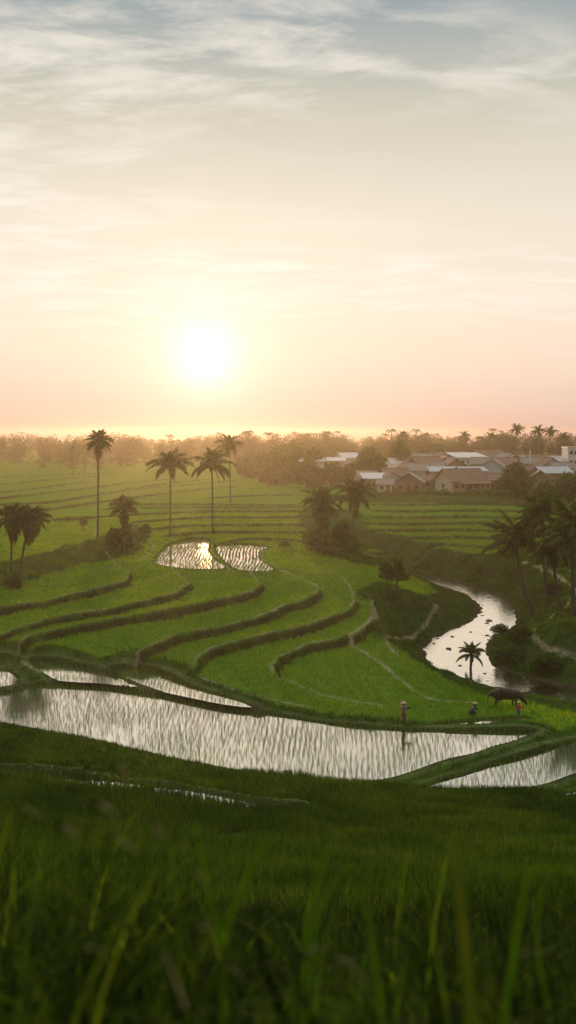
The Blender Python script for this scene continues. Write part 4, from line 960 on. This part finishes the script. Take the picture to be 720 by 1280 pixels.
def person(foot, H_, face, J, label, shirt, lower, hat, skirt):
    """J: joints in units of the body height; x = to the side, y = forward"""
    root = empty('person', foot, face); s = H_
    def P(k): return Vector(J[k]) * s
    nodes = []; edges = []; ix = {}
    def add(k, r, r2=None): ix[k] = len(nodes); p = P(k); nodes.append((p.x, p.y, p.z, r * s, (r2 or r) * s)); return ix[k]
    add('pelvis', .085, .065); add('waist', .070, .055); add('chest', .090, .062); add('neck', .034); add('chin', .042); add('head', .056, .062); add('crown', .040)
    for a, b in (('pelvis', 'waist'), ('waist', 'chest'), ('chest', 'neck'), ('neck', 'chin'), ('chin', 'head'), ('head', 'crown')): edges.append((ix[a], ix[b]))
    # nose
    h = P('head'); nodes.append((h.x, h.y + .068 * s, h.z - .012 * s, .010 * s)); edges.append((ix['head'], len(nodes) - 1))
    for sd in ('L', 'R'):
        for k, r in (('sho', .042), ('elb', .028), ('wri', .019)): add(k + sd, r)
        edges += [(ix['chest'], ix['sho' + sd]), (ix['sho' + sd], ix['elb' + sd]), (ix['elb' + sd], ix['wri' + sd])]
        wv = P('wri' + sd); dv = (wv - P('elb' + sd)).normalized(); side = dv.cross(Vector((0, 0, 1))); side = side.normalized() if side.length > .1 else Vector((1, 0, 0))
        pm = wv + dv * .035 * s; nodes.append((*pm, .021 * s)); pi_ = len(nodes) - 1; edges.append((ix['wri' + sd], pi_))
        for f in range(4):
            q = pm + dv * .025 * s + side * (f - 1.5) * .013 * s; L = (.028, .033, .031, .024)[f] * s; q2 = q + dv * L * .6; q3 = q2 + (dv * .6 + Vector((0, 0, -.5))) * L * .6
            b0 = len(nodes); nodes += [(*q, .007 * s), (*q2, .006 * s), (*q3, .005 * s)]; edges += [(pi_, b0), (b0, b0 + 1), (b0 + 1, b0 + 2)]
        q = wv + dv * .02 * s + side * .026 * s; q2 = q + (dv + side * .5) * .022 * s; b0 = len(nodes); nodes += [(*q, .008 * s), (*q2, .006 * s)]; edges += [(pi_, b0), (b0, b0 + 1)]
        for k, r in (('hip', .062), ('kne', .040), ('ank', .024)): add(k + sd, r)
        f0 = P('ank' + sd) + Vector((0, .03, -.028)) * s; f1 = f0 + Vector((0, .07, -.004)) * s; b0 = len(nodes); nodes += [(*f0, .022 * s), (*f1, .016 * s)]
        edges += [(ix['pelvis'], ix['hip' + sd]), (ix['hip' + sd], ix['kne' + sd]), (ix['kne' + sd], ix['ank' + sd]), (ix['ank' + sd], b0), (b0, b0 + 1)]
    skin_obj('body', nodes, edges, M['skin'], root, 2)
    # shirt over trunk and arms
    n2 = []; e2 = []; jx = {}
    for k, r, r2 in (('pelvis', .095, .075), ('waist', .084, .070), ('chest', .104, .076), ('neck', .040, .040)):
        p = P(k); jx[k] = len(n2); n2.append((p.x, p.y, p.z + (-.012 * s if k == 'neck' else 0), r * s, r2 * s))
    e2 += [(0, 1), (1, 2), (2, 3)]
    for sd in ('L', 'R'):
        b0 = len(n2); p, q, w_ = P('sho' + sd), P('elb' + sd), P('wri' + sd); q2 = q.lerp(w_, .75)
        n2 += [(*p, .052 * s), (*q, .038 * s), (*q2, .030 * s)]; e2 += [(2, b0), (b0, b0 + 1), (b0 + 1, b0 + 2)]
    skin_obj('shirt', n2, e2, M[shirt], root, 2)
    if skirt:
        V = []; Fc = []; K = 14
        w0 = P('pelvis') + Vector((0, 0, .05 * s)); mid = (P('kneL') + P('kneR')) / 2; low = (P('ankL') + P('ankR')) / 2
        rings = [(w0, .088, .072), (P('pelvis') - Vector((0, 0, .02 * s)), .108, .085), (mid, .098, .085), (low + Vector((0, 0, .04 * s)), .108, .092), (low + Vector((0, 0, .035 * s)), .098, .082)]
        for c, rx, ry in rings:
            for k in range(K):
                a = 2 * math.pi * k / K; m_ = 1 + .05 * math.sin(a * 5); V.append((c.x + math.cos(a) * rx * s * m_, c.y + math.sin(a) * ry * s * m_, c.z))
        for i in range(len(rings) - 1):
            for k in range(K): Fc.append((i * K + k, i * K + (k + 1) % K, (i + 1) * K + (k + 1) % K, (i + 1) * K + k))
        mesh_obj('skirt', V, Fc, M[lower], root, smooth=True)
    else:
        n3 = []; e3 = []; p = P('pelvis'); n3.append((*p, .098 * s, .078 * s))
        for sd in ('L', 'R'):
            b0 = len(n3); a, b, c = P('hip' + sd), P('kne' + sd), P('kne' + sd).lerp(P('ank' + sd), .7); n3 += [(*a, .072 * s), (*b, .050 * s), (*c, .038 * s)]; e3 += [(0, b0), (b0, b0 + 1), (b0 + 1, b0 + 2)]
        skin_obj('trousers', n3, e3, M[lower], root, 2)
    h = P('head'); c_ = P('crown'); ax = (c_ - P('chin')).normalized()
    nodes_h = [(*(h + Vector((0, -.018, .012)) * s), .058 * s), (*(c_ + Vector((0, -.004, .002)) * s), .046 * s), (*(P('neck') + Vector((0, -.03, .035)) * s), .036 * s)]
    skin_obj('hair', nodes_h, [(0, 1), (0, 2)], M['hair'], root, 2)
    bm = bmesh.new()
    for sx_ in (-1, 1): bmesh.ops.create_icosphere(bm, subdivisions=1, radius=.0075 * s, matrix=Matrix.Translation(h + Vector((sx_ * .022, .054, .006)) * s))
    bm_obj('eyes', bm, M['hair'], root, smooth=True)
    # woven hat
    rad, hh = hat; V = []; Fc = []; K = 20; q = ax.to_track_quat('Z', 'Y'); cc_ = c_ + ax * .012 * s
    prof = [(rad, -.02), (rad * .99, -.008), (rad * .62, hh * .42), (rad * .28, hh * .82), (.012, hh), (.0, hh)]
    prof_in = [(rad * .95, -.018), (rad * .6, hh * .36), (rad * .26, hh * .74), (.004, hh * .9)]
    for pr in (prof, prof_in):
        b0 = len(V)
        for rr, zz in pr:
            for k in range(K): a = 2 * math.pi * k / K; V.append(cc_ + q @ Vector((math.cos(a) * rr * s, math.sin(a) * rr * s, zz * s)))
        for i in range(len(pr) - 1):
            for k in range(K): Fc.append((b0 + i * K + k, b0 + i * K + (k + 1) % K, b0 + (i + 1) * K + (k + 1) % K, b0 + (i + 1) * K + k))
    mesh_obj('hat', V, Fc, M['straw'], root, smooth=True)
    tag(root, label, 'person'); return root
STAND = dict(pelvis=(0, 0, .50), waist=(0, .005, .60), chest=(0, .01, .73), neck=(0, .01, .835), chin=(0, .02, .875), head=(0, .02, .925), crown=(0, .01, .975),
 shoL=(-.105, .01, .80), elbL=(-.14, .02, .64), wriL=(-.13, .12, .55), shoR=(.105, .01, .80), elbR=(.14, .02, .64), wriR=(.13, .12, .55),
 hipL=(-.055, 0, .48), kneL=(-.06, .02, .27), ankL=(-.06, -.01, .045), hipR=(.055, 0, .48), kneR=(.06, .02, .27), ankR=(.06, -.01, .045))
CARRY = dict(STAND, elbL=(-.13, .06, .66), wriL=(-.07, .20, .70), elbR=(.13, .06, .66), wriR=(.07, .20, .70), chest=(0, .02, .73), kneL=(-.06, .05, .27), ankL=(-.06, .06, .045), ankR=(.06, -.07, .045))
CROUCH = dict(pelvis=(0, -.14, .19), waist=(0, -.11, .29), chest=(0, -.02, .41), neck=(0, .05, .495), chin=(0, .075, .53), head=(0, .085, .575), crown=(0, .08, .625),
 shoL=(-.105, .02, .46), elbL=(-.12, .13, .36), wriL=(-.08, .24, .27), shoR=(.105, .02, .46), elbR=(.12, .13, .36), wriR=(.08, .24, .27),
 hipL=(-.06, -.13, .19), kneL=(-.10, .06, .27), ankL=(-.08, -.03, .045), hipR=(.06, -.13, .19), kneR=(.10, .06, .27), ankR=(.08, -.03, .045))
def foot_px(px, py): p = ground_px(px, py); return Vector((p.x, p.y, p.z))
f1 = foot_px(504, 905)
person(f1, 1.6, R(-78), CARRY, 'woman in magenta top and maroon skirt standing on the bank with a dark bundle', 'purple', 'maroon', (.15, .11), True)
# the bundle lies across her forearms
bm = bmesh.new(); rr_ = random.Random(4)
for i in range(60):
    a = Vector((rr_.uniform(-.08, .08), rr_.uniform(-.16, .30), rr_.uniform(-.07, .08))); dd = Vector((rr_.uniform(-.2, .2), 1, rr_.uniform(-.15, .35))).normalized() * rr_.uniform(.18, .34)
    sd_ = Vector((.012, 0, .006)); bm.faces.new([bm.verts.new(a - dd * .6 - sd_), bm.verts.new(a - dd * .6 + sd_), bm.verts.new(a + dd + sd_ * .3)])
bmesh.ops.create_uvsphere(bm, u_segments=12, v_segments=8, radius=1, matrix=Matrix.Diagonal((.09, .20, .085, 1)))
bn = bm_obj('bundle', bm, M['sheaf']); bn.rotation_euler = (0, 0, R(-78)); bn.location = f1 + Matrix.Rotation(R(-78), 3, 'Z') @ Vector((0, .42, 1.16))
tag(bn, 'dark bundle of cut stalks held out by the woman in magenta', 'bundle')
f2 = foot_px(592, 896); person(f2, 1.62, R(-75), CROUCH, 'crouching worker in navy clothes and pale hat by the ditch', 'navy', 'navy', (.11, .07), False)
f3 = foot_px(648, 899); person(f3, 1.22, R(160), STAND, 'child in red top and straw hat standing in front of the buffalo', 'red', 'grey_cloth', (.13, .10), False)
# water buffalo grazing, head to the east
bf = ground_px(634, 884); B0 = empty('water_buffalo', (bf.x, bf.y, bf.z + .03), R(4)); B0.scale = (1.1,) * 3
nd = [(-.15, 0, .95, .40, .44), (-.70, 0, 1.0, .38, .42), (-1.12, 0, .98, .27, .32), (.38, 0, .97, .38, .44), (.78, 0, .93, .27, .36), (1.05, 0, .72, .17, .24), (1.25, 0, .46, .14, .17), (1.38, 0, .24, .10, .11), (1.44, 0, .11, .075, .08)]
ed = [(0, 1), (1, 2), (0, 3), (3, 4), (4, 5), (5, 6), (6, 7), (7, 8)]
def leg_(attach, pts):
    p = attach
    for q in pts: nd.append(q); ed.append((p, len(nd) - 1)); p = len(nd) - 1
for s_, o_ in ((-1, .0), (1, .10)):
    leg_(1, [(-.86 + o_, s_ * .22, .72, .17), (-.74 + o_, s_ * .23, .56, .10), (-.94 + o_, s_ * .23, .36, .068), (-.88 + o_, s_ * .23, .10, .055), (-.83 + o_, s_ * .23, .03, .07)])
    leg_(3, [(.56 - o_, s_ * .22, .62, .12), (.55 - o_, s_ * .22, .36, .072), (.55 - o_, s_ * .22, .10, .055), (.59 - o_, s_ * .22, .03, .07)])
b0 = len(nd); nd += [(-1.36, 0, .92, .05), (-1.43, 0, .62, .028), (-1.44, .03, .32, .024), (-1.44, .03, .20, .04)]; ed += [(2, b0), (b0, b0 + 1), (b0 + 1, b0 + 2), (b0 + 2, b0 + 3)]
for s_ in (-1, 1):
    b0 = len(nd); nd += [(1.14, s_ * .20, .52, .035), (1.12, s_ * .36, .46, .045), (1.12, s_ * .42, .42, .02)]; ed += [(6, b0), (b0, b0 + 1), (b0 + 1, b0 + 2)]
skin_obj('body', nd, ed, M['hide'], B0, 2)
for s_ in (-1, 1):
    V, Fc = tube_arrays([(1.22, s_ * .09, .60), (1.13, s_ * .26, .66), (.98, s_ * .40, .76), (.84, s_ * .40, .90), (.78, s_ * .32, 1.0)], [.05, .046, .036, .022, .006]); mesh_obj('horn', V, Fc, M['horn'], B0, smooth=True)
    bm = bmesh.new(); bmesh.ops.create_icosphere(bm, subdivisions=1, radius=.022, matrix=Matrix.Translation((1.33, s_ * .115, .40))); bm_obj('eye', bm, M['hair'], B0, smooth=True)
tag(B0, 'large dark brown water buffalo grazing beside the river', 'buffalo')
# ------------------------------------------------------------------ rocks in the river, near blades, stalk
def rock_mesh(seed):
    r = random.Random(seed); bm = bmesh.new(); bmesh.ops.create_icosphere(bm, subdivisions=3, radius=1)
    for v in bm.verts:
        p = v.co; k = 1 + .18 * math.sin(p.x * 3 + seed) + .14 * math.sin(p.y * 4 + seed * 2) + .1 * math.sin(p.z * 6 + p.x * 5 + seed) + r.uniform(-.03, .03); v.co = p * k
    me = bpy.data.meshes.new('river_rock'); bm.to_mesh(me); bm.free(); me.materials.append(M['rock']); return me
RM = [rock_mesh(i) for i in range(4)]
rk = [(611,747,.7),(620,751,.5),(603,757,.4),(632,741,.6),(611,776,.9),(622,772,.8),(599,765,.5),(566,796,.6),(560,811,.8),(572,806,.5),(588,790,.4),(626,762,.5),(575,832,.5),(548,724,.7),(560,729,.6),(532,719,.6),(516,711,.7),(526,714,.5),(506,708,.6),(583,735,.5),(606,842,.4),(640,852,.5),(664,858,.6),(684,862,.5),(700,868,.6),(655,847,.4),(672,855,.3),(538,722,.4),(494,707,.5),(692,855,.4)]
for i, (px, py, s_) in enumerate(rk[::2] + rk[1::6]):
    p = unproj(px, py, RIV_Z); o = bpy.data.objects.new('river_rock', RM[i % 4]); COL.objects.link(o); o.location = (p[0], p[1], RIV_Z - .02); o.rotation_euler = (0, 0, i * 1.3); o.scale = (s_ * .55, s_ * .32, s_ * .2)
    tag(o, 'dark stone breaking the surface of the shallow river', 'rock', 'stones in the river')
def near_blade(name, pts, Y, width, mat, label, group, fold=.25, stem=0.0):
    """a leaf whose spine passes through the given points, standing at distance Y and rooted in the slope"""
    W = []
    for i, q in enumerate(pts):
        yy_ = Y[i] if isinstance(Y, (list, tuple)) else Y; d = ray(*q); t = yy_ / d[1]; W.append(np.array([d[0] * t, yy_, CAMZ + d[2] * t]))
    g = gz(W[0][0], W[0][1])
    if W[0][2] > g: W.insert(0, np.array([W[0][0], W[0][1], g - .02]))
    P3 = []
    for i in range(len(W) - 1):
        a, b, c, d_ = W[max(i - 1, 0)], W[i], W[i + 1], W[min(i + 2, len(W) - 1)]
        for j in range(6):
            t = j / 6; P3.append(.5 * ((2 * b) + (-a + c) * t + (2 * a - 5 * b + 4 * c - d_) * t * t + (-a + 3 * b - 3 * c + d_) * t ** 3))
    P3.append(W[-1]); n = len(P3); V = []; Fc = []
    for i, p in enumerate(P3):
        t = i / (n - 1); tg = P3[min(i + 1, n - 1)] - P3[max(i - 1, 0)]; tg = tg / (np.linalg.norm(tg) + 1e-9); sd = np.cross(tg, [0, 1, 0]); sd = sd / (np.linalg.norm(sd) + 1e-9)
        w_ = width * .5 * min(1, .45 + t * 1.6) * (1 - t ** 2.2) * (1 if t > stem else .12) + .0006
        V += [p - sd * w_ , p + np.array([0, w_ * fold, 0]), p + sd * w_, p + np.array([0, w_ * fold + .0006, 0])]
    for i in range(n - 1):
        a = i * 4; b = a + 4
        Fc += [(a, a + 1, b + 1, b), (a + 1, a + 2, b + 2, b + 1), (a + 2, a + 3, b + 3, b + 2), (a + 3, a, b, b + 3)]
    o = mesh_obj(name, V, Fc, mat, smooth=True)
    if stem:
        o.data.materials.append(M['near_grass']); k = int(len(Fc) * (stem + .12)); o.data.polygons.foreach_set('material_index', np.r_[np.ones(k, np.int32), np.zeros(len(Fc) - k, np.int32)])
    tag(o, label, 'grass blade', group)
G = 'long grass blades close to the viewpoint'
NB = [
 ([(590,1300),(581,1180),(573,1100),(566,1030)], 2.4, .032, 'blade_yellow', 'broad yellow grass blade, the tallest, standing upright'),
 ([(630,1290),(646,1170),(662,1095),(688,1086),(722,1087)], 2.6, .020, 'blade_green', 'green blade folded over to the side at its top'),
 ([(478,1290),(468,1200),(459,1140),(450,1108)], 2.7, .016, 'blade_green', 'upright green blade between the broad yellow one and the crossing pair'),
 ([(382,1190),(392,1120),(405,1075),(422,1033)], 2.8, .016, 'blade_green', 'taller leaning blade of the crossing pair'),
 ([(392,1180),(408,1120),(424,1095),(440,1075)], 2.8, .013, 'blade_green', 'shorter leaning blade of the crossing pair'),
 ([(280,1190),(300,1120),(322,1070),(346,1040)], 2.7, .017, 'blade_green', 'leaning green blade rising from the dark tussock'),
 ([(280,1210),(262,1120),(250,1060),(246,1025)], 2.7, .016, 'blade_green', 'slim upright blade at the side of the dark tussock'),
 ([(556,1290),(540,1220),(530,1150),(524,1115)], 3.0, .013, 'near_grass', 'dark thin blade beside the broad yellow one'),
 ([(640,1240),(622,1160),(600,1125),(582,1118)], 3.0, .012, 'near_grass', 'arched dark blade curving toward the broad yellow one'),
 ([(690,1290),(672,1190),(676,1120),(690,1060)], 3.2, .013, 'blade_green', 'thin green blade beyond the folded blade'),
 ([(545,1290),(520,1200),(500,1170),(478,1160)], 2.9, .013, 'near_grass', 'low arched dark blade under the upright green blade'),
 ([(360,1290),(330,1210),(322,1150),(330,1110)], 2.6, .016, 'near_grass', 'dark upright blade below the leaning green blade'),
]
for a in NB: near_blade('grass_blade', a[0], a[1], a[2], M[a[3]], a[4], G)
DL = [([(120,1006),(136,1012),(146,1024)],2.3,.018),([(146,956),(156,966),(165,978)],2.6,.014),([(192,1028),(198,1042),(212,1046)],2.3,.016),([(74,1030),(90,1040),(99,1050)],2.4,.014),
      ([(138,1048),(158,1055),(172,1068)],2.4,.015),([(100,1188),(118,1186),(132,1190)],2.3,.012),([(278,1206),(296,1216),(306,1232)],2.5,.010),([(244,1166),(258,1160),(272,1166)],2.6,.012),
      ([(412,1198),(440,1206),(462,1240)],2.6,.012),([(380,1196),(394,1186),(410,1184)],2.7,.014),([(22,1008),(36,1012),(50,1022)],2.6,.016),([(240,1092),(250,1096),(256,1104)],2.6,.012),([(642,1200),(668,1190),(692,1190)],2.8,.010),([(240,1290),(210,1200),(200,1190)],2.3,.010)]
for i, (p, Y_, w_) in enumerate(DL):
    base_ = (p[0][0] - 14, p[0][1] + 90); near_blade('dry_leaf', [base_, (p[0][0] - 8, p[0][1] + 30)] + p, Y_, w_, M['dry_leaf'], 'dry straw-coloured leaf curling over among the dark near grass', 'dry curling leaves in the near grass', stem=.55)
# withered stalk in the hillside rice
p = ground_px(455, 1082); st = empty('withered_stalk', p); s_ = p.y / F
V, Fc = tube_arrays([(0, 0, -.05), (-.01, 0, 7 * s_), (.03, 0, 15 * s_), (.05, 0, 21 * s_)], [.06, .055, .05, .02], 7); mesh_obj('stem', V, Fc, M['bark_dark'], st, smooth=True)
bm = bmesh.new(); w_ = .02
for q in ([(0, -.08, .02), (.12, -.12, .10), (.26, -.16, -.02)], [(0, -.08, .06), (-.12, -.12, .10), (-.24, -.14, .03)]):
    for a, b in zip(q[:-1], q[1:]): bm.faces.new([bm.verts.new((a[0], a[1], a[2] + .10)), bm.verts.new((b[0], b[1], b[2] + .10)), bm.verts.new((b[0], b[1], b[2] + .10 + w_)), bm.verts.new((a[0], a[1], a[2] + .10 + w_ * 1.6))])
bm_obj('leaf', bm, M['dry_leaf'], st); tag(st, 'dark withered stalk with pale fallen leaves in the hillside rice', 'plant')

# ------------------------------------------------------------------ haze
hz, nt, ns, ln = new_mat('valley haze')
out = N(nt, 'ShaderNodeOutputMaterial'); pv = N(nt, 'ShaderNodeVolumePrincipled')
pv.inputs['Color'].default_value = (1.0, .88, .76, 1); pv.inputs['Density'].default_value = .00017; pv.inputs['Anisotropy'].default_value = .76
ln.new(pv.outputs[0], out.inputs['Volume'])
bm = bmesh.new(); add_box(bm, -2000, 2000, -60, 1210, -6.0, 29.6)
tag(bm_obj('haze', bm, hz), 'warm evening haze lying over the valley', 'haze', kind='stuff')

# ------------------------------------------------------------------ sun and sky
SUN_EL = math.atan(98 / F); SUN_AZ = math.atan((257 - 360) / F)          # azimuth from +Y, towards +X
sdir = Vector((math.sin(SUN_AZ) * math.cos(SUN_EL), math.cos(SUN_AZ) * math.cos(SUN_EL), math.sin(SUN_EL)))
sl = bpy.data.lights.new('sun', 'SUN'); sl.energy = 3.3; sl.angle = R(.6); sl.color = (1, .60, .27)
so = bpy.data.objects.new('sun', sl); COL.objects.link(so); so.rotation_euler = sdir.to_track_quat('Z', 'Y').to_euler()
w = bpy.data.worlds.new('World'); sc.world = w; w.use_nodes = True; nt = w.node_tree; nt.nodes.clear(); ln = nt.links
wo = N(nt, 'ShaderNodeOutputWorld'); bg = N(nt, 'ShaderNodeBackground'); ln.new(bg.outputs[0], wo.inputs[0])
sky = N(nt, 'ShaderNodeTexSky', sky_type='NISHITA'); sky.sun_disc = False; sky.sun_elevation = SUN_EL; sky.sun_rotation = SUN_AZ
sky.dust_density = 3; sky.air_density = 1.0
tc = N(nt, 'ShaderNodeTexCoord'); sx = N(nt, 'ShaderNodeSeparateXYZ'); ln.new(tc.outputs['Generated'], sx.inputs[0])
def mth(op, a, b=None, c=None, clamp=False):
    n = N(nt, 'ShaderNodeMath', operation=op); n.use_clamp = clamp
    for i, v in enumerate((a, b, c)):
        if v is None: continue
        if isinstance(v, (int, float)): n.inputs[i].default_value = v
        else: ln.new(v, n.inputs[i])
    return n.outputs[0]
def s2l(c): return tuple(((v / 255) / 12.92 if v / 255 < .04045 else ((v / 255 + .055) / 1.055) ** 2.4) for v in c)
zc = mth('MAXIMUM', sx.outputs[2], 0.0)
# sky colour by height above the horizon (sin of elevation)
gr = ramp(nt, [(0.0, s2l((196, 156, 142))), (.022, s2l((226, 192, 174))), (.06, s2l((242, 214, 194))), (.09, s2l((246, 223, 202))), (.14, s2l((246, 231, 212))), (.22, s2l((236, 226, 207))), (.31, s2l((208, 203, 186))), (.40, s2l((152, 165, 170))), (.55, (1.0, 1.03, 1.06)), (1.0, (1.4, 1.42, 1.45))])  # top stops, out of view, are raised to throw more light on the fields
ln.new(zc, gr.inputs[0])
# high thin cloud: noise on a plane far overhead
inv = mth('DIVIDE', 1.0, mth('ADD', zc, .10))
cx = mth('MULTIPLY', sx.outputs[0], inv); cy = mth('MULTIPLY', sx.outputs[1], inv)
cb = N(nt, 'ShaderNodeCombineXYZ'); ln.new(cx, cb.inputs[0]); ln.new(cy, cb.inputs[1])
mp = N(nt, 'ShaderNodeMapping'); mp.inputs['Rotation'].default_value = (0, 0, R(-14)); mp.inputs['Scale'].default_value = (1.0, 2.0, 1); mp.inputs['Location'].default_value = (3.1, 1.7, 0)
ln.new(cb.outputs[0], mp.inputs[0])
n1 = N(nt, 'ShaderNodeTexNoise'); n1.inputs['Scale'].default_value = 2.9; n1.inputs['Detail'].default_value = 10; n1.inputs['Roughness'].default_value = .64; n1.inputs['Distortion'].default_value = .35
ln.new(mp.outputs[0], n1.inputs[0])
n2 = N(nt, 'ShaderNodeTexNoise'); n2.inputs['Scale'].default_value = .5; n2.inputs['Detail'].default_value = 3; ln.new(mp.outputs[0], n2.inputs[0])
c1 = ramp(nt, [(.45, (0, 0, 0)), (.62, (1, 1, 1))]); ln.new(n1.outputs['Fac'], c1.inputs[0])
c2 = ramp(nt, [(.34, (0, 0, 0)), (.54, (1, 1, 1))]); ln.new(n2.outputs['Fac'], c2.inputs[0])
cm = mth('MULTIPLY', c1.outputs[0], c2.outputs[0]); fd = N(nt, 'ShaderNodeMapRange', interpolation_type='SMOOTHSTEP'); fd.inputs['From Min'].default_value = .06; fd.inputs['From Max'].default_value = .19; fd.inputs['To Min'].default_value = .12; ln.new(zc, fd.inputs['Value'])
cm = mth('MULTIPLY', mth('MULTIPLY', cm, fd.outputs[0]), .8)
cc = ramp(nt, [(0, s2l((252, 224, 200))), (.12, s2l((255, 244, 230))), (.3, s2l((246, 240, 228))), (.42, s2l((226, 218, 206))), (1, s2l((150, 155, 160)))]); ln.new(zc, cc.inputs[0])
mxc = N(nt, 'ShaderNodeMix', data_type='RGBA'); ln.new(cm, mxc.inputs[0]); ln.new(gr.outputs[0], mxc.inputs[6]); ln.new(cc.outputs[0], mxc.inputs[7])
# aureole round the sun
dp = N(nt, 'ShaderNodeVectorMath', operation='DOT_PRODUCT'); ln.new(tc.outputs['Generated'], dp.inputs[0]); dp.inputs[1].default_value = sdir
dt = mth('MAXIMUM', dp.outputs['Value'], 0.0)
g1 = mth('MULTIPLY', mth('POWER', dt, 2300.0), .42); g2 = mth('MULTIPLY', mth('POWER', dt, 420.0), .17); g3 = mth('MULTIPLY', mth('POWER', dt, 30.0), .03)
def scl(v, col):
    n = N(nt, 'ShaderNodeVectorMath', operation='SCALE'); n.inputs[0].default_value = col; ln.new(v, n.inputs['Scale']); return n.outputs[0]
def addc(a, b):
    n = N(nt, 'ShaderNodeVectorMath', operation='ADD'); ln.new(a, n.inputs[0]); ln.new(b, n.inputs[1]); return n.outputs[0]
glow = addc(addc(scl(g1, (1, .97, .9)), scl(g2, (1, .95, .88))), scl(g3, (1, .92, .82)))
# the half of the sky behind the viewer is dimmer than the sunset side
az = N(nt, 'ShaderNodeMapRange'); az.inputs['From Min'].default_value = -1; az.inputs['From Max'].default_value = .75; az.inputs['To Min'].default_value = .36; az.inputs['To Max'].default_value = 1
ln.new(dp.outputs['Value'], az.inputs['Value'])
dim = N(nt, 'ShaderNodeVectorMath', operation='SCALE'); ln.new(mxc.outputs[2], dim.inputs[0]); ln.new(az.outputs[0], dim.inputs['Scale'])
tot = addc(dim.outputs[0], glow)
nsx = N(nt, 'ShaderNodeVectorMath', operation='SCALE'); ln.new(sky.outputs[0], nsx.inputs[0]); nsx.inputs['Scale'].default_value = .003
tot = addc(tot, nsx.outputs[0])
# strength .1 with the colour scaled to match
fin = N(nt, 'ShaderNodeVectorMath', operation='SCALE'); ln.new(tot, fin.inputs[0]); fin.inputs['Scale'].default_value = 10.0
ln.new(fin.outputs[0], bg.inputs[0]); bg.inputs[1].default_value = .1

vs = sc.view_settings; vs.view_transform = 'Standard'; vs.look = 'None'; vs.exposure = 0; vs.gamma = 1; vs.use_curve_mapping = False
cy_ = sc.cycles; cy_.max_bounces = 5; cy_.diffuse_bounces = 2; cy_.glossy_bounces = 2; cy_.transmission_bounces = 3; cy_.volume_bounces = 1; cy_.transparent_max_bounces = 4
cy_.use_denoising = True; cy_.sample_clamp_indirect = 4; cy_.caustics_reflective = False; cy_.caustics_refractive = False
try: cy_.denoiser = 'OPENIMAGEDENOISE'
except Exception: pass
